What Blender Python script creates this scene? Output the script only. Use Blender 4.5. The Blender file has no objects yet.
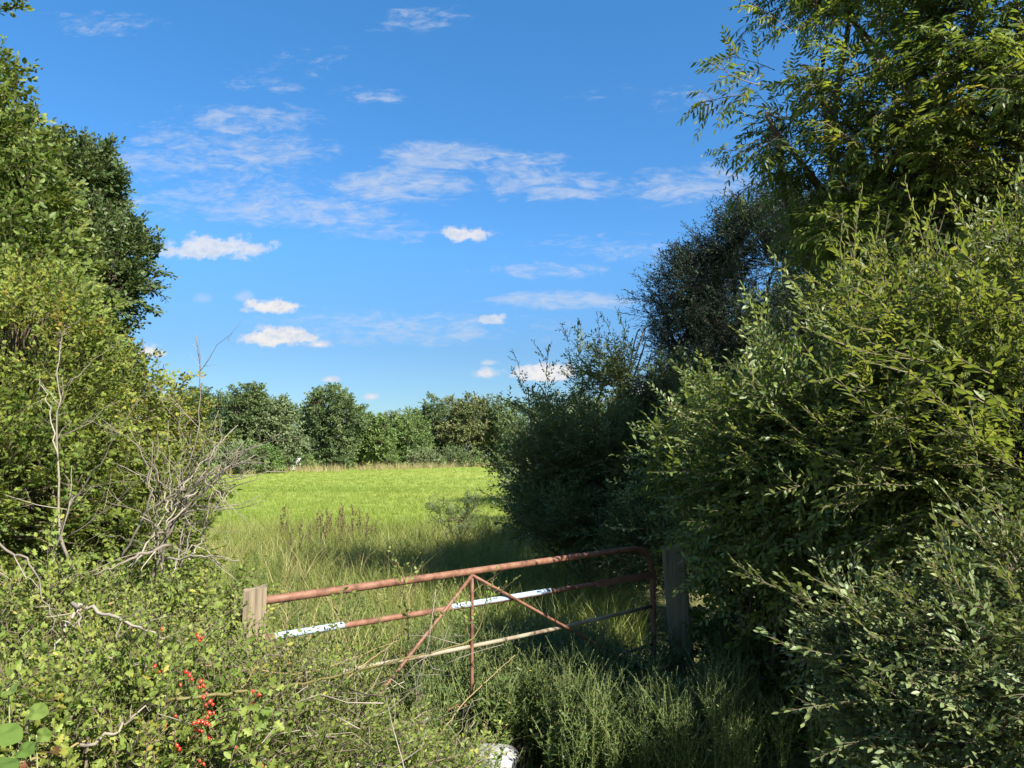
import bpy, math, random
import numpy as np

rng = np.random.default_rng(11)
random.seed(11)
scene = bpy.context.scene
COL = scene.collection
R = math.radians

# ------------------------------------------------------------------ camera
F = 768.0
PITCH = math.atan(71 / F)
EYE = 1.9
CAM = np.array([0.0, 0.0, EYE])
SUN_AZ = R(133)
SUN_EL = R(42)


def ray(px, py):
    r, u = (px - 512) / F, (384 - py) / F
    return np.array([r, math.cos(PITCH) - u * math.sin(PITCH), math.sin(PITCH) + u * math.cos(PITCH)])


def at(px, py, Y):
    d = ray(px, py)
    return CAM + d * (Y / d[1])


def unit(v):
    v = np.asarray(v, float)
    return v / np.maximum(np.linalg.norm(v, axis=-1, keepdims=True), 1e-9)


cd = bpy.data.cameras.new("camera")
cam = bpy.data.objects.new("camera", cd)
COL.objects.link(cam)
cd.sensor_width = 36
cd.lens = F * 36 / 1024
cd.clip_start = 0.05
cd.clip_end = 6000
cam.location = CAM
cam.rotation_euler = (R(90) + PITCH, 0, 0)
scene.camera = cam


# ------------------------------------------------------------------ objects
def link(name, me, parent=None, loc=(0, 0, 0)):
    o = bpy.data.objects.new(name, me)
    COL.objects.link(o)
    o.location = loc
    if parent is not None:
        o.parent = parent
    return o


def tag(o, label=None, cat=None, group=None, kind=None):
    if label: o["label"] = label
    if cat: o["category"] = cat
    if group: o["group"] = group
    if kind: o["kind"] = kind
    return o


def thing(name, label, cat, loc, group=None):
    return tag(link(name, None, None, tuple(float(c) for c in loc)), label, cat, group)


def dup(root, loc, rotz, sc, label, group=None):
    r = root.copy(); COL.objects.link(r)
    r.location = loc; r.rotation_euler = (0, 0, rotz); r.scale = sc
    r["label"] = label
    if group: r["group"] = group
    for ch in list(root.children):
        c = ch.copy(); COL.objects.link(c); c.parent = r
        for g in list(ch.children):
            d = g.copy(); COL.objects.link(d); d.parent = c
    return r


class MB:
    def __init__(s):
        s.V, s.T, s.A, s.n = [], [], [], 0

    def add(s, V, T, a=None):
        V = np.asarray(V, float).reshape(-1, 3)
        s.V.append(V)
        s.T.append(np.asarray(T, np.int64).reshape(-1, 3) + s.n)
        s.A.append(np.full(len(V), 0.5) if a is None else np.asarray(a, float))
        s.n += len(V)

    def build(s, name, mat, parent=None, origin=(0, 0, 0), flat=False):
        V = np.concatenate(s.V) - np.asarray(origin, float)
        T = np.concatenate(s.T)
        me = bpy.data.meshes.new(name)
        me.vertices.add(len(V))
        me.vertices.foreach_set("co", V.astype(np.float32).ravel())
        me.loops.add(T.size)
        me.loops.foreach_set("vertex_index", T.astype(np.int32).ravel())
        me.polygons.add(len(T))
        me.polygons.foreach_set("loop_start", (np.arange(len(T)) * 3).astype(np.int32))
        if flat:
            me.polygons.foreach_set("use_smooth", np.zeros(len(T), bool))
        me.update(calc_edges=True)
        at_ = me.attributes.new("rnd", "FLOAT", "POINT")
        at_.data.foreach_set("value", np.concatenate(s.A).astype(np.float32))
        me.materials.append(mat)
        loc = (0, 0, 0) if parent is not None else tuple(float(c) for c in origin)
        return link(name, me, parent, loc)


def tubes(mb, P, Rad, sides=4, a=None):
    """P (N,K,3) centre lines, Rad (N,K): one tapered tube each."""
    P = np.asarray(P, float); Rad = np.asarray(Rad, float)
    N, K, _ = P.shape
    t = unit(np.gradient(P, axis=1))
    ref = np.eye(3)[np.abs(t).max(1).argmin(1)][:, None]
    ref = np.broadcast_to(ref, t.shape)
    x = unit(np.cross(t, ref)); y = np.cross(t, x)
    ang = np.arange(sides) * 2 * np.pi / sides
    V = P[:, :, None] + Rad[:, :, None, None] * (np.cos(ang)[None, None, :, None] * x[:, :, None] + np.sin(ang)[None, None, :, None] * y[:, :, None])
    idx = np.arange(N * K * sides).reshape(N, K, sides)
    q0, q1 = idx[:, :-1], idx[:, 1:]
    q0r, q1r = np.roll(q0, -1, 2), np.roll(q1, -1, 2)
    T = np.concatenate([np.stack([q0, q0r, q1r], -1).reshape(-1, 3), np.stack([q0, q1r, q1], -1).reshape(-1, 3)])
    caps = []
    for k in range(1, sides - 1):
        caps.append(np.stack([idx[:, 0, 0], idx[:, 0, k + 1], idx[:, 0, k]], -1))
        caps.append(np.stack([idx[:, -1, 0], idx[:, -1, k], idx[:, -1, k + 1]], -1))
    T = np.concatenate([T] + caps)
    A = np.repeat(rng.random(N) if a is None else np.asarray(a), K * sides)
    mb.add(V.reshape(-1, 3), T, A)


def curve(pts, n=12):
    """Catmull-Rom through the points."""
    p = np.asarray(pts, float)
    p = np.vstack([2 * p[0] - p[1], p, 2 * p[-1] - p[-2]])
    out = []
    m = len(p) - 3
    for i in range(m):
        ts = np.linspace(0, 1, n, endpoint=(i == m - 1))[:, None]
        a, b, c, d = p[i:i + 4]
        out.append(0.5 * (2 * b + (c - a) * ts + (2 * a - 5 * b + 4 * c - d) * ts ** 2 + (3 * b - a - 3 * c + d) * ts ** 3))
    return np.vstack(out)


# ------------------------------------------------------------------ materials
def new_mat(name):
    m = bpy.data.materials.new(name)
    m.use_nodes = True
    nt = m.node_tree
    nt.nodes.clear()
    return m, nt, nt.nodes.new("ShaderNodeOutputMaterial")


def N(nt, kind, **kw):
    n = nt.nodes.new(kind)
    for k, v in kw.items():
        if k.startswith("i_"):
            n.inputs[k[2:].replace("_", " ")].default_value = v
        else:
            setattr(n, k, v)
    return n


def ramp(nt, fac, stops):
    r = nt.nodes.new("ShaderNodeValToRGB")
    e = r.color_ramp.elements
    while len(e) < len(stops): e.new(0.5)
    for el, (p, c) in zip(e, stops):
        el.position = p; el.color = (*c, 1)
    nt.links.new(fac, r.inputs[0])
    return r.outputs[0]


def leaf_mat(name, stops, trans=0.35, rough=0.45, spec=0.3, tint=(1.35, 1.25, 0.6)):
    m, nt, out = new_mat(name)
    a = N(nt, "ShaderNodeAttribute", attribute_name="rnd")
    col = ramp(nt, a.outputs["Fac"], stops)
    no = N(nt, "ShaderNodeTexNoise"); no.inputs["Scale"].default_value = 40
    b = N(nt, "ShaderNodeBsdfPrincipled")
    hv = N(nt, "ShaderNodeHueSaturation")
    mr = N(nt, "ShaderNodeMapRange"); mr.inputs[3].default_value = 0.75; mr.inputs[4].default_value = 1.25
    nt.links.new(no.outputs["Fac"], mr.inputs[0]); nt.links.new(mr.outputs[0], hv.inputs["Value"])
    nt.links.new(col, hv.inputs["Color"])
    nt.links.new(hv.outputs[0], b.inputs["Base Color"])
    b.inputs["Roughness"].default_value = rough
    b.inputs["Specular IOR Level"].default_value = spec
    t = N(nt, "ShaderNodeBsdfTranslucent")
    mx = N(nt, "ShaderNodeMix", data_type="RGBA", blend_type="MULTIPLY")
    mx.inputs["Factor"].default_value = 1
    nt.links.new(hv.outputs[0], mx.inputs["A"]); mx.inputs["B"].default_value = (*tint, 1)
    nt.links.new(mx.outputs["Result"], t.inputs["Color"])
    ms = N(nt, "ShaderNodeMixShader"); ms.inputs[0].default_value = trans
    nt.links.new(b.outputs[0], ms.inputs[1]); nt.links.new(t.outputs[0], ms.inputs[2])
    nt.links.new(ms.outputs[0], out.inputs[0])
    return m


def rough_mat(name, stops, scale=6, stretch=(1, 1, 1), rough=0.85, bump=0.3, detail=6, spec=0.2, attr=False, bdist=0.01):
    m, nt, out = new_mat(name)
    tc = N(nt, "ShaderNodeTexCoord")
    mp = N(nt, "ShaderNodeMapping"); mp.inputs["Scale"].default_value = stretch
    nt.links.new(tc.outputs["Object"], mp.inputs[0])
    no = N(nt, "ShaderNodeTexNoise")
    no.inputs["Scale"].default_value = scale; no.inputs["Detail"].default_value = detail; no.inputs["Roughness"].default_value = 0.65
    nt.links.new(mp.outputs[0], no.inputs[0])
    fac = no.outputs["Fac"]
    if attr:
        a = N(nt, "ShaderNodeAttribute", attribute_name="rnd")
        ad = N(nt, "ShaderNodeMix"); ad.inputs[0].default_value = 0.5
        nt.links.new(fac, ad.inputs[2]); nt.links.new(a.outputs["Fac"], ad.inputs[3])
        fac = ad.outputs[0]
    col = ramp(nt, fac, stops)
    b = N(nt, "ShaderNodeBsdfPrincipled")
    b.inputs["Roughness"].default_value = rough; b.inputs["Specular IOR Level"].default_value = spec
    nt.links.new(col, b.inputs["Base Color"])
    if bump:
        bu = N(nt, "ShaderNodeBump"); bu.inputs["Strength"].default_value = bump; bu.inputs["Distance"].default_value = bdist
        nt.links.new(no.outputs["Fac"], bu.inputs["Height"]); nt.links.new(bu.outputs[0], b.inputs["Normal"])
    nt.links.new(b.outputs[0], out.inputs[0])
    return m


M = {}
M["hawthorn"] = leaf_mat("hawthorn_leaf", [(0, (.05, .085, .018)), (.35, (.105, .15, .026)), (.75, (.175, .21, .035)), (.93, (.25, .225, .04)), (1, (.24, .14, .035))], .38, .5, .15)
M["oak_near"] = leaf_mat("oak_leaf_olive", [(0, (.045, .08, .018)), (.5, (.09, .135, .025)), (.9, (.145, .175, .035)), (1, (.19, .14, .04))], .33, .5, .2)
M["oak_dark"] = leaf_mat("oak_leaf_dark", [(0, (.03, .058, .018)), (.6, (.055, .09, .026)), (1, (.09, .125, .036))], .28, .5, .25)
M["willow"] = leaf_mat("willow_leaf", [(0, (.05, .08, .022)), (.4, (.105, .145, .035)), (.8, (.17, .195, .048)), (.95, (.23, .23, .06)), (1, (.27, .21, .05))], .5, .45, .28)
M["grey_leaf"] = leaf_mat("grey_green_leaf", [(0, (.05, .08, .026)), (.5, (.11, .15, .055)), (.9, (.17, .2, .075)), (1, (.23, .21, .07))], .3, .45, .3)
M["spindle"] = leaf_mat("spindle_leaf", [(0, (.05, .085, .025)), (.45, (.11, .16, .042)), (.85, (.175, .22, .06)), (.97, (.22, .22, .06)), (1, (.26, .2, .06))], .38, .42, .35)
M["sallow"] = leaf_mat("sallow_leaf", [(0, (.04, .07, .028)), (.5, (.08, .12, .047)), (.9, (.135, .175, .066)), (1, (.18, .17, .06))], .32, .5, .25)
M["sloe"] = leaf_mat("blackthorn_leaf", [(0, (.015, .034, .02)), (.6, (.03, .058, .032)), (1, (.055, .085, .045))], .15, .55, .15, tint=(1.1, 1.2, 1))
M["ash"] = leaf_mat("ash_leaf", [(0, (.045, .075, .02)), (.5, (.095, .14, .03)), (.9, (.16, .195, .035)), (1, (.24, .22, .04))], .5, .45, .25)
M["bramble"] = leaf_mat("bramble_leaf", [(0, (.04, .08, .018)), (.5, (.085, .14, .028)), (.88, (.15, .19, .042)), (1, (.25, .22, .05))], .32, .5, .2)
M["rose"] = leaf_mat("rose_leaf", [(0, (.05, .085, .018)), (.45, (.125, .175, .033)), (.8, (.2, .235, .05)), (.95, (.29, .25, .05)), (1, (.16, .07, .04))], .36, .5, .15)
M["weed"] = leaf_mat("weed_leaf", [(0, (.03, .06, .014)), (.5, (.065, .105, .025)), (.88, (.12, .15, .045)), (1, (.26, .22, .11))], .3)
M["grass"] = leaf_mat("grass_blade", [(0, (.07, .10, .02)), (.4, (.13, .165, .032)), (.7, (.2, .215, .055)), (.88, (.28, .25, .1)), (1, (.3, .2, .1))], .3, .5, .3)
M["field"] = leaf_mat("field_blade", [(0, (.125, .18, .027)), (.6, (.17, .222, .037)), (.95, (.22, .245, .06)), (1, (.31, .27, .12))], .3, .5, .25)
M["drygrass"] = leaf_mat("dry_grass_blade", [(0, (.10, .11, .03)), (.5, (.22, .19, .08)), (1, (.4, .32, .17))], .25, .6, .2, tint=(1, 1, .9))
M["dock"] = rough_mat("dock_seed", [(.2, (.055, .036, .02)), (.8, (.14, .095, .055))], 20, bump=0)
far = [
    [(0, (.04, .07, .03)), (.6, (.08, .12, .044)), (1, (.13, .165, .06))],
    [(0, (.065, .095, .05)), (.6, (.12, .16, .07)), (1, (.175, .205, .095))],
    [(0, (.052, .095, .03)), (.6, (.105, .165, .046)), (1, (.16, .21, .065))],
    [(0, (.056, .08, .032)), (.6, (.11, .135, .05)), (1, (.18, .165, .065))],
]
for i, st in enumerate(far):
    M["far%d" % i] = leaf_mat("far_crown_%s" % "abcd"[i], st, .2, .6, .15)
M["bark"] = rough_mat("bark", [(.25, (.05, .042, .032)), (.75, (.14, .12, .09))], 18, (1, 1, .25), bump=.5)
M["darktwig"] = rough_mat("dark_twig_bark", [(.25, (.02, .017, .014)), (.75, (.05, .042, .033))], 30, bump=0, attr=True)
M["twig"] = rough_mat("twig_bark", [(.25, (.06, .045, .03)), (.75, (.15, .12, .08))], 30, bump=0, attr=True)
M["dead"] = rough_mat("dead_wood", [(.25, (.09, .075, .057)), (.5, (.165, .142, .11)), (.8, (.275, .24, .19))], 14, bump=0, attr=True)
M["cane"] = rough_mat("cane", [(.2, (.075, .075, .022)), (.5, (.14, .11, .045)), (.8, (.22, .165, .08))], 9, bump=0, attr=True, rough=.5)
M["greenstem"] = rough_mat("green_stem", [(.2, (.07, .1, .03)), (.8, (.16, .17, .06))], 9, bump=0, attr=True, rough=.5)
M["rust"] = rough_mat("rusty_tube", [(.28, (.035, .017, .011)), (.4, (.085, .038, .022)), (.5, (.135, .062, .036)), (.6, (.16, .085, .055)), (.7, (.1, .042, .023)), (.8, (.21, .135, .098))], 16, (1, 1, 1), .65, .5, 14, .3, bdist=.003)
M["rustpale"] = rough_mat("weathered_tube", [(.25, (.10, .05, .03)), (.46, (.17, .14, .095)), (.8, (.27, .24, .185))], 7, (1, 1, 1), .6, .25, 10, .3, bdist=.002)
M["rustdark"] = rough_mat("dark_rust", [(.2, (.06, .028, .018)), (.55, (.15, .075, .045)), (.85, (.26, .15, .09))], 11, (1, 1, 1), .7, .3, 10, .3, bdist=.002)
M["bluepaint"] = rough_mat("pale_blue_paint", [(.2, (.17, .09, .06)), (.3, (.24, .305, .37)), (.8, (.31, .375, .44))], 14, (1, 1, 1), .4, .1, 8, .5, bdist=.001)
M["post"] = rough_mat("weathered_timber", [(.25, (.09, .068, .045)), (.5, (.17, .135, .09)), (.8, (.25, .205, .145))], 16, (4, 4, .22), .9, .5, 8, .1, bdist=.004)
M["mosspost"] = rough_mat("mossy_timber", [(.25, (.07, .058, .038)), (.5, (.15, .13, .085)), (.8, (.24, .21, .15))], 14, (4, 4, .22), .9, .8, 8, .1, bdist=.006)
M["stone"] = rough_mat("pale_stone", [(.25, (.075, .07, .06)), (.45, (.17, .17, .165)), (.7, (.27, .27, .275))], 9, (1, 1, 1), .8, .6, 8, .2, bdist=.01)
M["hip"] = rough_mat("rose_hip_skin", [(.2, (.22, .012, .01)), (.5, (.36, .03, .012)), (.75, (.5, .09, .02))], 6, bump=0, attr=True, rough=.25, spec=.5)
M["hipcap"] = rough_mat("hip_sepal", [(.2, (.06, .03, .015)), (.8, (.14, .08, .04))], 20, bump=0)
M["petal"] = rough_mat("yellow_petal", [(.2, (.6, .42, .02)), (.8, (.75, .58, .05))], 6, bump=0)
M["shedwall"] = rough_mat("white_render", [(.2, (.66, .66, .64)), (.8, (.8, .8, .8))], 4, bump=.1)
M["shedroof"] = rough_mat("red_roof", [(.2, (.16, .07, .05)), (.8, (.25, .12, .085))], 4, bump=.2)


def ground_mat():
    m, nt, out = new_mat("ground_soil_and_turf")
    g = N(nt, "ShaderNodeNewGeometry")
    sp = N(nt, "ShaderNodeSeparateXYZ"); nt.links.new(g.outputs["Position"], sp.inputs[0])

    def noise(scale, detail=6, stretch=None):
        n = N(nt, "ShaderNodeTexNoise"); n.inputs["Scale"].default_value = scale; n.inputs["Detail"].default_value = detail
        src = g.outputs["Position"]
        if stretch:
            mp = N(nt, "ShaderNodeMapping"); mp.inputs["Scale"].default_value = stretch
            nt.links.new(src, mp.inputs[0]); src = mp.outputs[0]
        nt.links.new(src, n.inputs[0]); return n.outputs["Fac"]

    n1 = noise(1.2, 8); n2 = noise(.05, 4); n3 = noise(9, 5); n4 = noise(.5, 5, (.25, 1, 1))
    turf = ramp(nt, n4, [(.3, (.135, .18, .028)), (.55, (.175, .218, .04)), (.72, (.205, .228, .055)), (.85, (.245, .228, .085))])
    big = ramp(nt, n2, [(.3, (.82, .9, .9)), (.5, (1.0, 1.0, 1.0)), (.6, (1.15, 1.04, 1.15)), (.72, (1.35, 1.08, 1.6))])
    mu = N(nt, "ShaderNodeMix", data_type="RGBA", blend_type="MULTIPLY"); mu.inputs["Factor"].default_value = 1
    nt.links.new(turf, mu.inputs["A"]); nt.links.new(big, mu.inputs["B"])
    rough = ramp(nt, n1, [(.3, (.045, .04, .022)), (.5, (.075, .08, .028)), (.75, (.13, .115, .05))])
    # field starts about 17 m out, ragged edge
    ed = N(nt, "ShaderNodeMath", operation="MULTIPLY_ADD"); ed.inputs[1].default_value = 5; nt.links.new(n1, ed.inputs[0]); nt.links.new(sp.outputs["Y"], ed.inputs[2])
    mr = N(nt, "ShaderNodeMapRange"); mr.inputs[1].default_value = 17.5; mr.inputs[2].default_value = 21
    nt.links.new(ed.outputs[0], mr.inputs[0])
    mix = N(nt, "ShaderNodeMix", data_type="RGBA"); nt.links.new(mr.outputs[0], mix.inputs["Factor"])
    nt.links.new(rough, mix.inputs["A"]); nt.links.new(mu.outputs["Result"], mix.inputs["B"])
    b = N(nt, "ShaderNodeBsdfPrincipled"); b.inputs["Roughness"].default_value = .95; b.inputs["Specular IOR Level"].default_value = .1
    nt.links.new(mix.outputs["Result"], b.inputs["Base Color"])
    bu = N(nt, "ShaderNodeBump"); bu.inputs["Strength"].default_value = .6; bu.inputs["Distance"].default_value = .08
    nt.links.new(n3, bu.inputs["Height"]); nt.links.new(bu.outputs[0], b.inputs["Normal"])
    nt.links.new(b.outputs[0], out.inputs[0])
    return m


# ------------------------------------------------------------------ leaves and sprays
def leaf_shape(kind, fold=.12, droop=.12):
    if kind == "diamond":
        V = [(0, 0), (.45, .5), (1, 0), (.45, -.5)]; T = [(0, 2, 1), (0, 3, 2)]
        mid = {0, 2}
    elif kind == "lite":
        V = [(0, 0), (.28, .46), (.68, .42), (1, 0), (.68, -.42), (.28, -.46)]
        T = [(0, 3, 2), (0, 2, 1), (0, 4, 3), (0, 5, 4)]; mid = {0, 3}
    elif kind == "oval":
        V = [(0, 0), (.33, 0), (.7, 0), (1, 0), (.3, .46), (.68, .42), (.3, -.46), (.68, -.42)]
        T = [(0, 1, 4), (1, 5, 4), (1, 2, 5), (2, 3, 5), (0, 6, 1), (1, 6, 7), (1, 7, 2), (2, 7, 3)]; mid = {0, 1, 2, 3}
    else:  # lobed
        h = [(.12, .1), (.28, .48), (.42, .24), (.58, .5), (.7, .22), (.86, .26)]
        V = [(.48, 0), (0, 0)] + h + [(1, 0)] + [(x, -y) for x, y in reversed(h)]
        n = len(V) - 1
        T = [(0, 1 + i, 1 + (i + 1) % n) for i in range(n)]
        T = [(a, c, b) for a, b, c in T]
        mid = {0, 1, 8}
    V = np.array([(x, y, (0 if i in mid else fold) - droop * x * x) for i, (x, y) in enumerate(V)], float)
    return V, np.array(T)


def leaves(mb, shape, P, D, Nn, L, W, a):
    tv, tt = shape
    x = unit(D); z = unit(Nn - (Nn * x).sum(-1, keepdims=True) * x); y = np.cross(z, x)
    n = len(P)
    V = P[:, None] + tv[None, :, :1] * (L[:, None, None] * x[:, None]) + tv[None, :, 1:2] * (W[:, None, None] * y[:, None]) + tv[None, :, 2:] * (W[:, None, None] * z[:, None])
    T = tt[None] + (np.arange(n) * len(tv))[:, None, None]
    mb.add(V.reshape(-1, 3), T.reshape(-1, 3), np.repeat(a, len(tv)))


def spray(shape, length=.4, sides=5, side_len=.5, side_ang=45, gap=.03, ll=.05, lw=.022, leaf_ang=50, jit=.35, droop=.15,
          twig=.003, flat=.4, bend=.15, taper=.6, compound=None):
    """One leafy spray along +X: a twig, its side twigs, their leaves. -> (leaf MB, twig MB)."""
    lm, tm = MB(), MB()
    P, D, Nn, Ln, A = [], [], [], [], []

    def leafy(line, l0):
        seg = np.linalg.norm(np.diff(line, axis=0), axis=1); tot = seg.sum()
        n = max(2, int(tot / gap)); cum = np.concatenate([[0], np.cumsum(seg)])
        for i in range(n):
            s = tot * (l0 + (1 - l0) * (i + rng.random() * .5) / n)
            k = min(np.searchsorted(cum, s) - 1, len(seg) - 1); k = max(k, 0)
            f = (s - cum[k]) / max(seg[k], 1e-6)
            p = line[k] + (line[k + 1] - line[k]) * f
            t = unit(line[k + 1] - line[k])
            sd = unit(np.cross((0, 0, 1), t) + 1e-6)
            sg = 1 if i % 2 else -1
            an = R(leaf_ang) * rng.uniform(.6, 1.3)
            if i == n - 1: an *= .2
            d = t * math.cos(an) + sg * sd * math.sin(an) + rng.normal(0, jit, 3) * .5 + (0, 0, -droop * rng.random())
            if compound:
                pinnate(p, unit(d))
                continue
            P.append(p); D.append(d); Nn.append(np.array([0, 0, 1]) + rng.normal(0, jit, 3) + .3 * sg * sd)
            Ln.append(rng.uniform(.65, 1.15) * (.7 + .3 * (1 - i / n))); A.append(rng.random())

    def pinnate(p, d):
        n, rl = compound
        sag = rng.uniform(.15, .5)
        ts = np.linspace(0, 1, 6)[:, None]
        line = p + d * ts * rl + np.array([0, 0, -1]) * sag * rl * ts ** 2
        tubes(tm, line[None], np.linspace(twig * .6, twig * .3, 6)[None], 3)
        a0 = rng.random()
        for j in range(n):
            f = .25 + .75 * j / (n - 1)
            k = min(int(f * 5), 4); q = line[k] + (line[k + 1] - line[k]) * (f * 5 - k)
            t = unit(line[k + 1] - line[k]); sd = unit(np.cross((0, 0, 1), t) + 1e-6)
            for sg in (1, -1):
                if j == n - 1 and sg < 0: break
                dd = t * .75 + (0 if j == n - 1 else sg) * sd * .8 + np.array([0, 0, -.35]) + rng.normal(0, .12, 3)
                P.append(q); D.append(dd); Nn.append(np.array([0, 0, 1]) + rng.normal(0, .3, 3)); Ln.append(rng.uniform(.75, 1.15)); A.append(np.clip(a0 + rng.normal(0, .12), 0, 1))

    ts = np.linspace(0, 1, 7)[:, None]
    b = rng.normal(0, bend, 3); b[0] = 0
    main = np.hstack([ts * length, ts * 0, ts * 0]) + b * length * ts ** 2
    tubes(tm, main[None], np.linspace(twig, twig * .35, 7)[None], 3)
    leafy(main, .12)
    for i in range(sides):
        f = .12 + .75 * (i + rng.random() * .6) / sides
        k = min(int(f * 6), 5); p = main[k] + (main[k + 1] - main[k]) * (f * 6 - k)
        sg = 1 if i % 2 else -1
        an = R(side_ang) * rng.uniform(.7, 1.3)
        d = np.array([math.cos(an), sg * math.sin(an), rng.normal(.1, flat)])
        sl = length * side_len * (1 - taper * f) * rng.uniform(.7, 1.2)
        bb = rng.normal(0, bend, 3)
        line = p + unit(d) * ts * sl + bb * sl * ts ** 2
        tubes(tm, line[None], np.linspace(twig * .65, twig * .25, 7)[None], 3)
        leafy(line, .1)
    n = len(P)
    Ln = np.array(Ln)
    leaves(lm, shape, np.array(P), np.array(D), np.array(Nn), ll * Ln, lw * Ln * rng.uniform(.85, 1.15, n), np.array(A))
    pack = lambda mb: (np.concatenate(mb.V), np.concatenate(mb.T), np.concatenate(mb.A))
    return pack(lm), pack(tm)


def place(mb, tpl, which, P, D, S, up=(0, 0, 1), roll=.35, tone=None, mixa=.5):
    """Copies of the spray meshes at P, pointing along D."""
    P, D = np.asarray(P, float), unit(D)
    n = len(P)
    if n == 0: return
    z = np.asarray(up, float) + rng.normal(0, roll, (n, 3))
    z = unit(z - (z * D).sum(-1, keepdims=True) * D); y = np.cross(z, D)
    tone = rng.random(n) if tone is None else tone
    pick = rng.integers(0, len(tpl), n)
    for k, t in enumerate(tpl):
        V, T, A = t[which]
        s = np.where(pick == k)[0]
        if not len(s): continue
        W = P[s][:, None] + S[s][:, None, None] * (V[None, :, :1] * D[s][:, None] + V[None, :, 1:2] * y[s][:, None] + V[None, :, 2:] * z[s][:, None])
        TT = T[None] + (np.arange(len(s)) * len(V))[:, None, None]
        a = A[None] * (1 - mixa) + tone[s][:, None] * mixa
        mb.add(W.reshape(-1, 3), TT.reshape(-1, 3), a.ravel())
    return pick


def lump(seed, freq):
    r = np.random.default_rng(seed)
    K = r.normal(0, freq, (7, 3)); ph = r.random(7) * 6.28
    return lambda p: np.sin(p @ K.T + ph).sum(-1) / 2.6


def sample_crown(lobes, n, shell=.75, seed=0, gap=-9, freq=1.5, rough=.18, cull=.45, zmin=.05):
    """Points and outward directions over the shells of a set of ellipsoids."""
    c = np.array([l[0] for l in lobes], float); r = np.array([l[1] if np.ndim(l[1]) else (l[1],) * 3 for l in lobes], float)
    w = (r[:, 0] * r[:, 1] + r[:, 0] * r[:, 2] + r[:, 1] * r[:, 2]); w = w / w.sum()
    P, O, L = [], [], []
    f = lump(seed, freq); got = 0
    for _ in range(60):
        m = n * 2
        k = rng.choice(len(c), m, p=w)
        u = unit(rng.normal(0, 1, (m, 3)))
        rad = np.where(rng.random(m) < shell, 1 - np.abs(rng.normal(0, .12, m)), rng.random(m) ** .5 * .9)
        rad *= 1 + rough * f(u * 2.2 + k[:, None] * 3.1)
        p = c[k] + u * r[k] * rad[:, None]
        out = unit(u / r[k])
        q = np.sqrt((((p[:, None] - c[None]) / r[None]) ** 2).sum(-1))
        q[np.arange(m), k] = 9
        keep = (q.min(1) > .8) | (rng.random(m) < .2)
        keep &= p[:, 2] > zmin
        keep &= f(p) > gap + rng.normal(0, .25, m)
        keep &= ((out * (CAM - p)).sum(-1) > -.2 * np.linalg.norm(CAM - p, axis=-1)) | (rng.random(m) < cull)
        P.append(p[keep]); O.append(out[keep]); L.append(k[keep]); got += keep.sum()
        if got >= n: break
    return np.concatenate(P)[:n], np.concatenate(O)[:n], np.concatenate(L)[:n]


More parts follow.
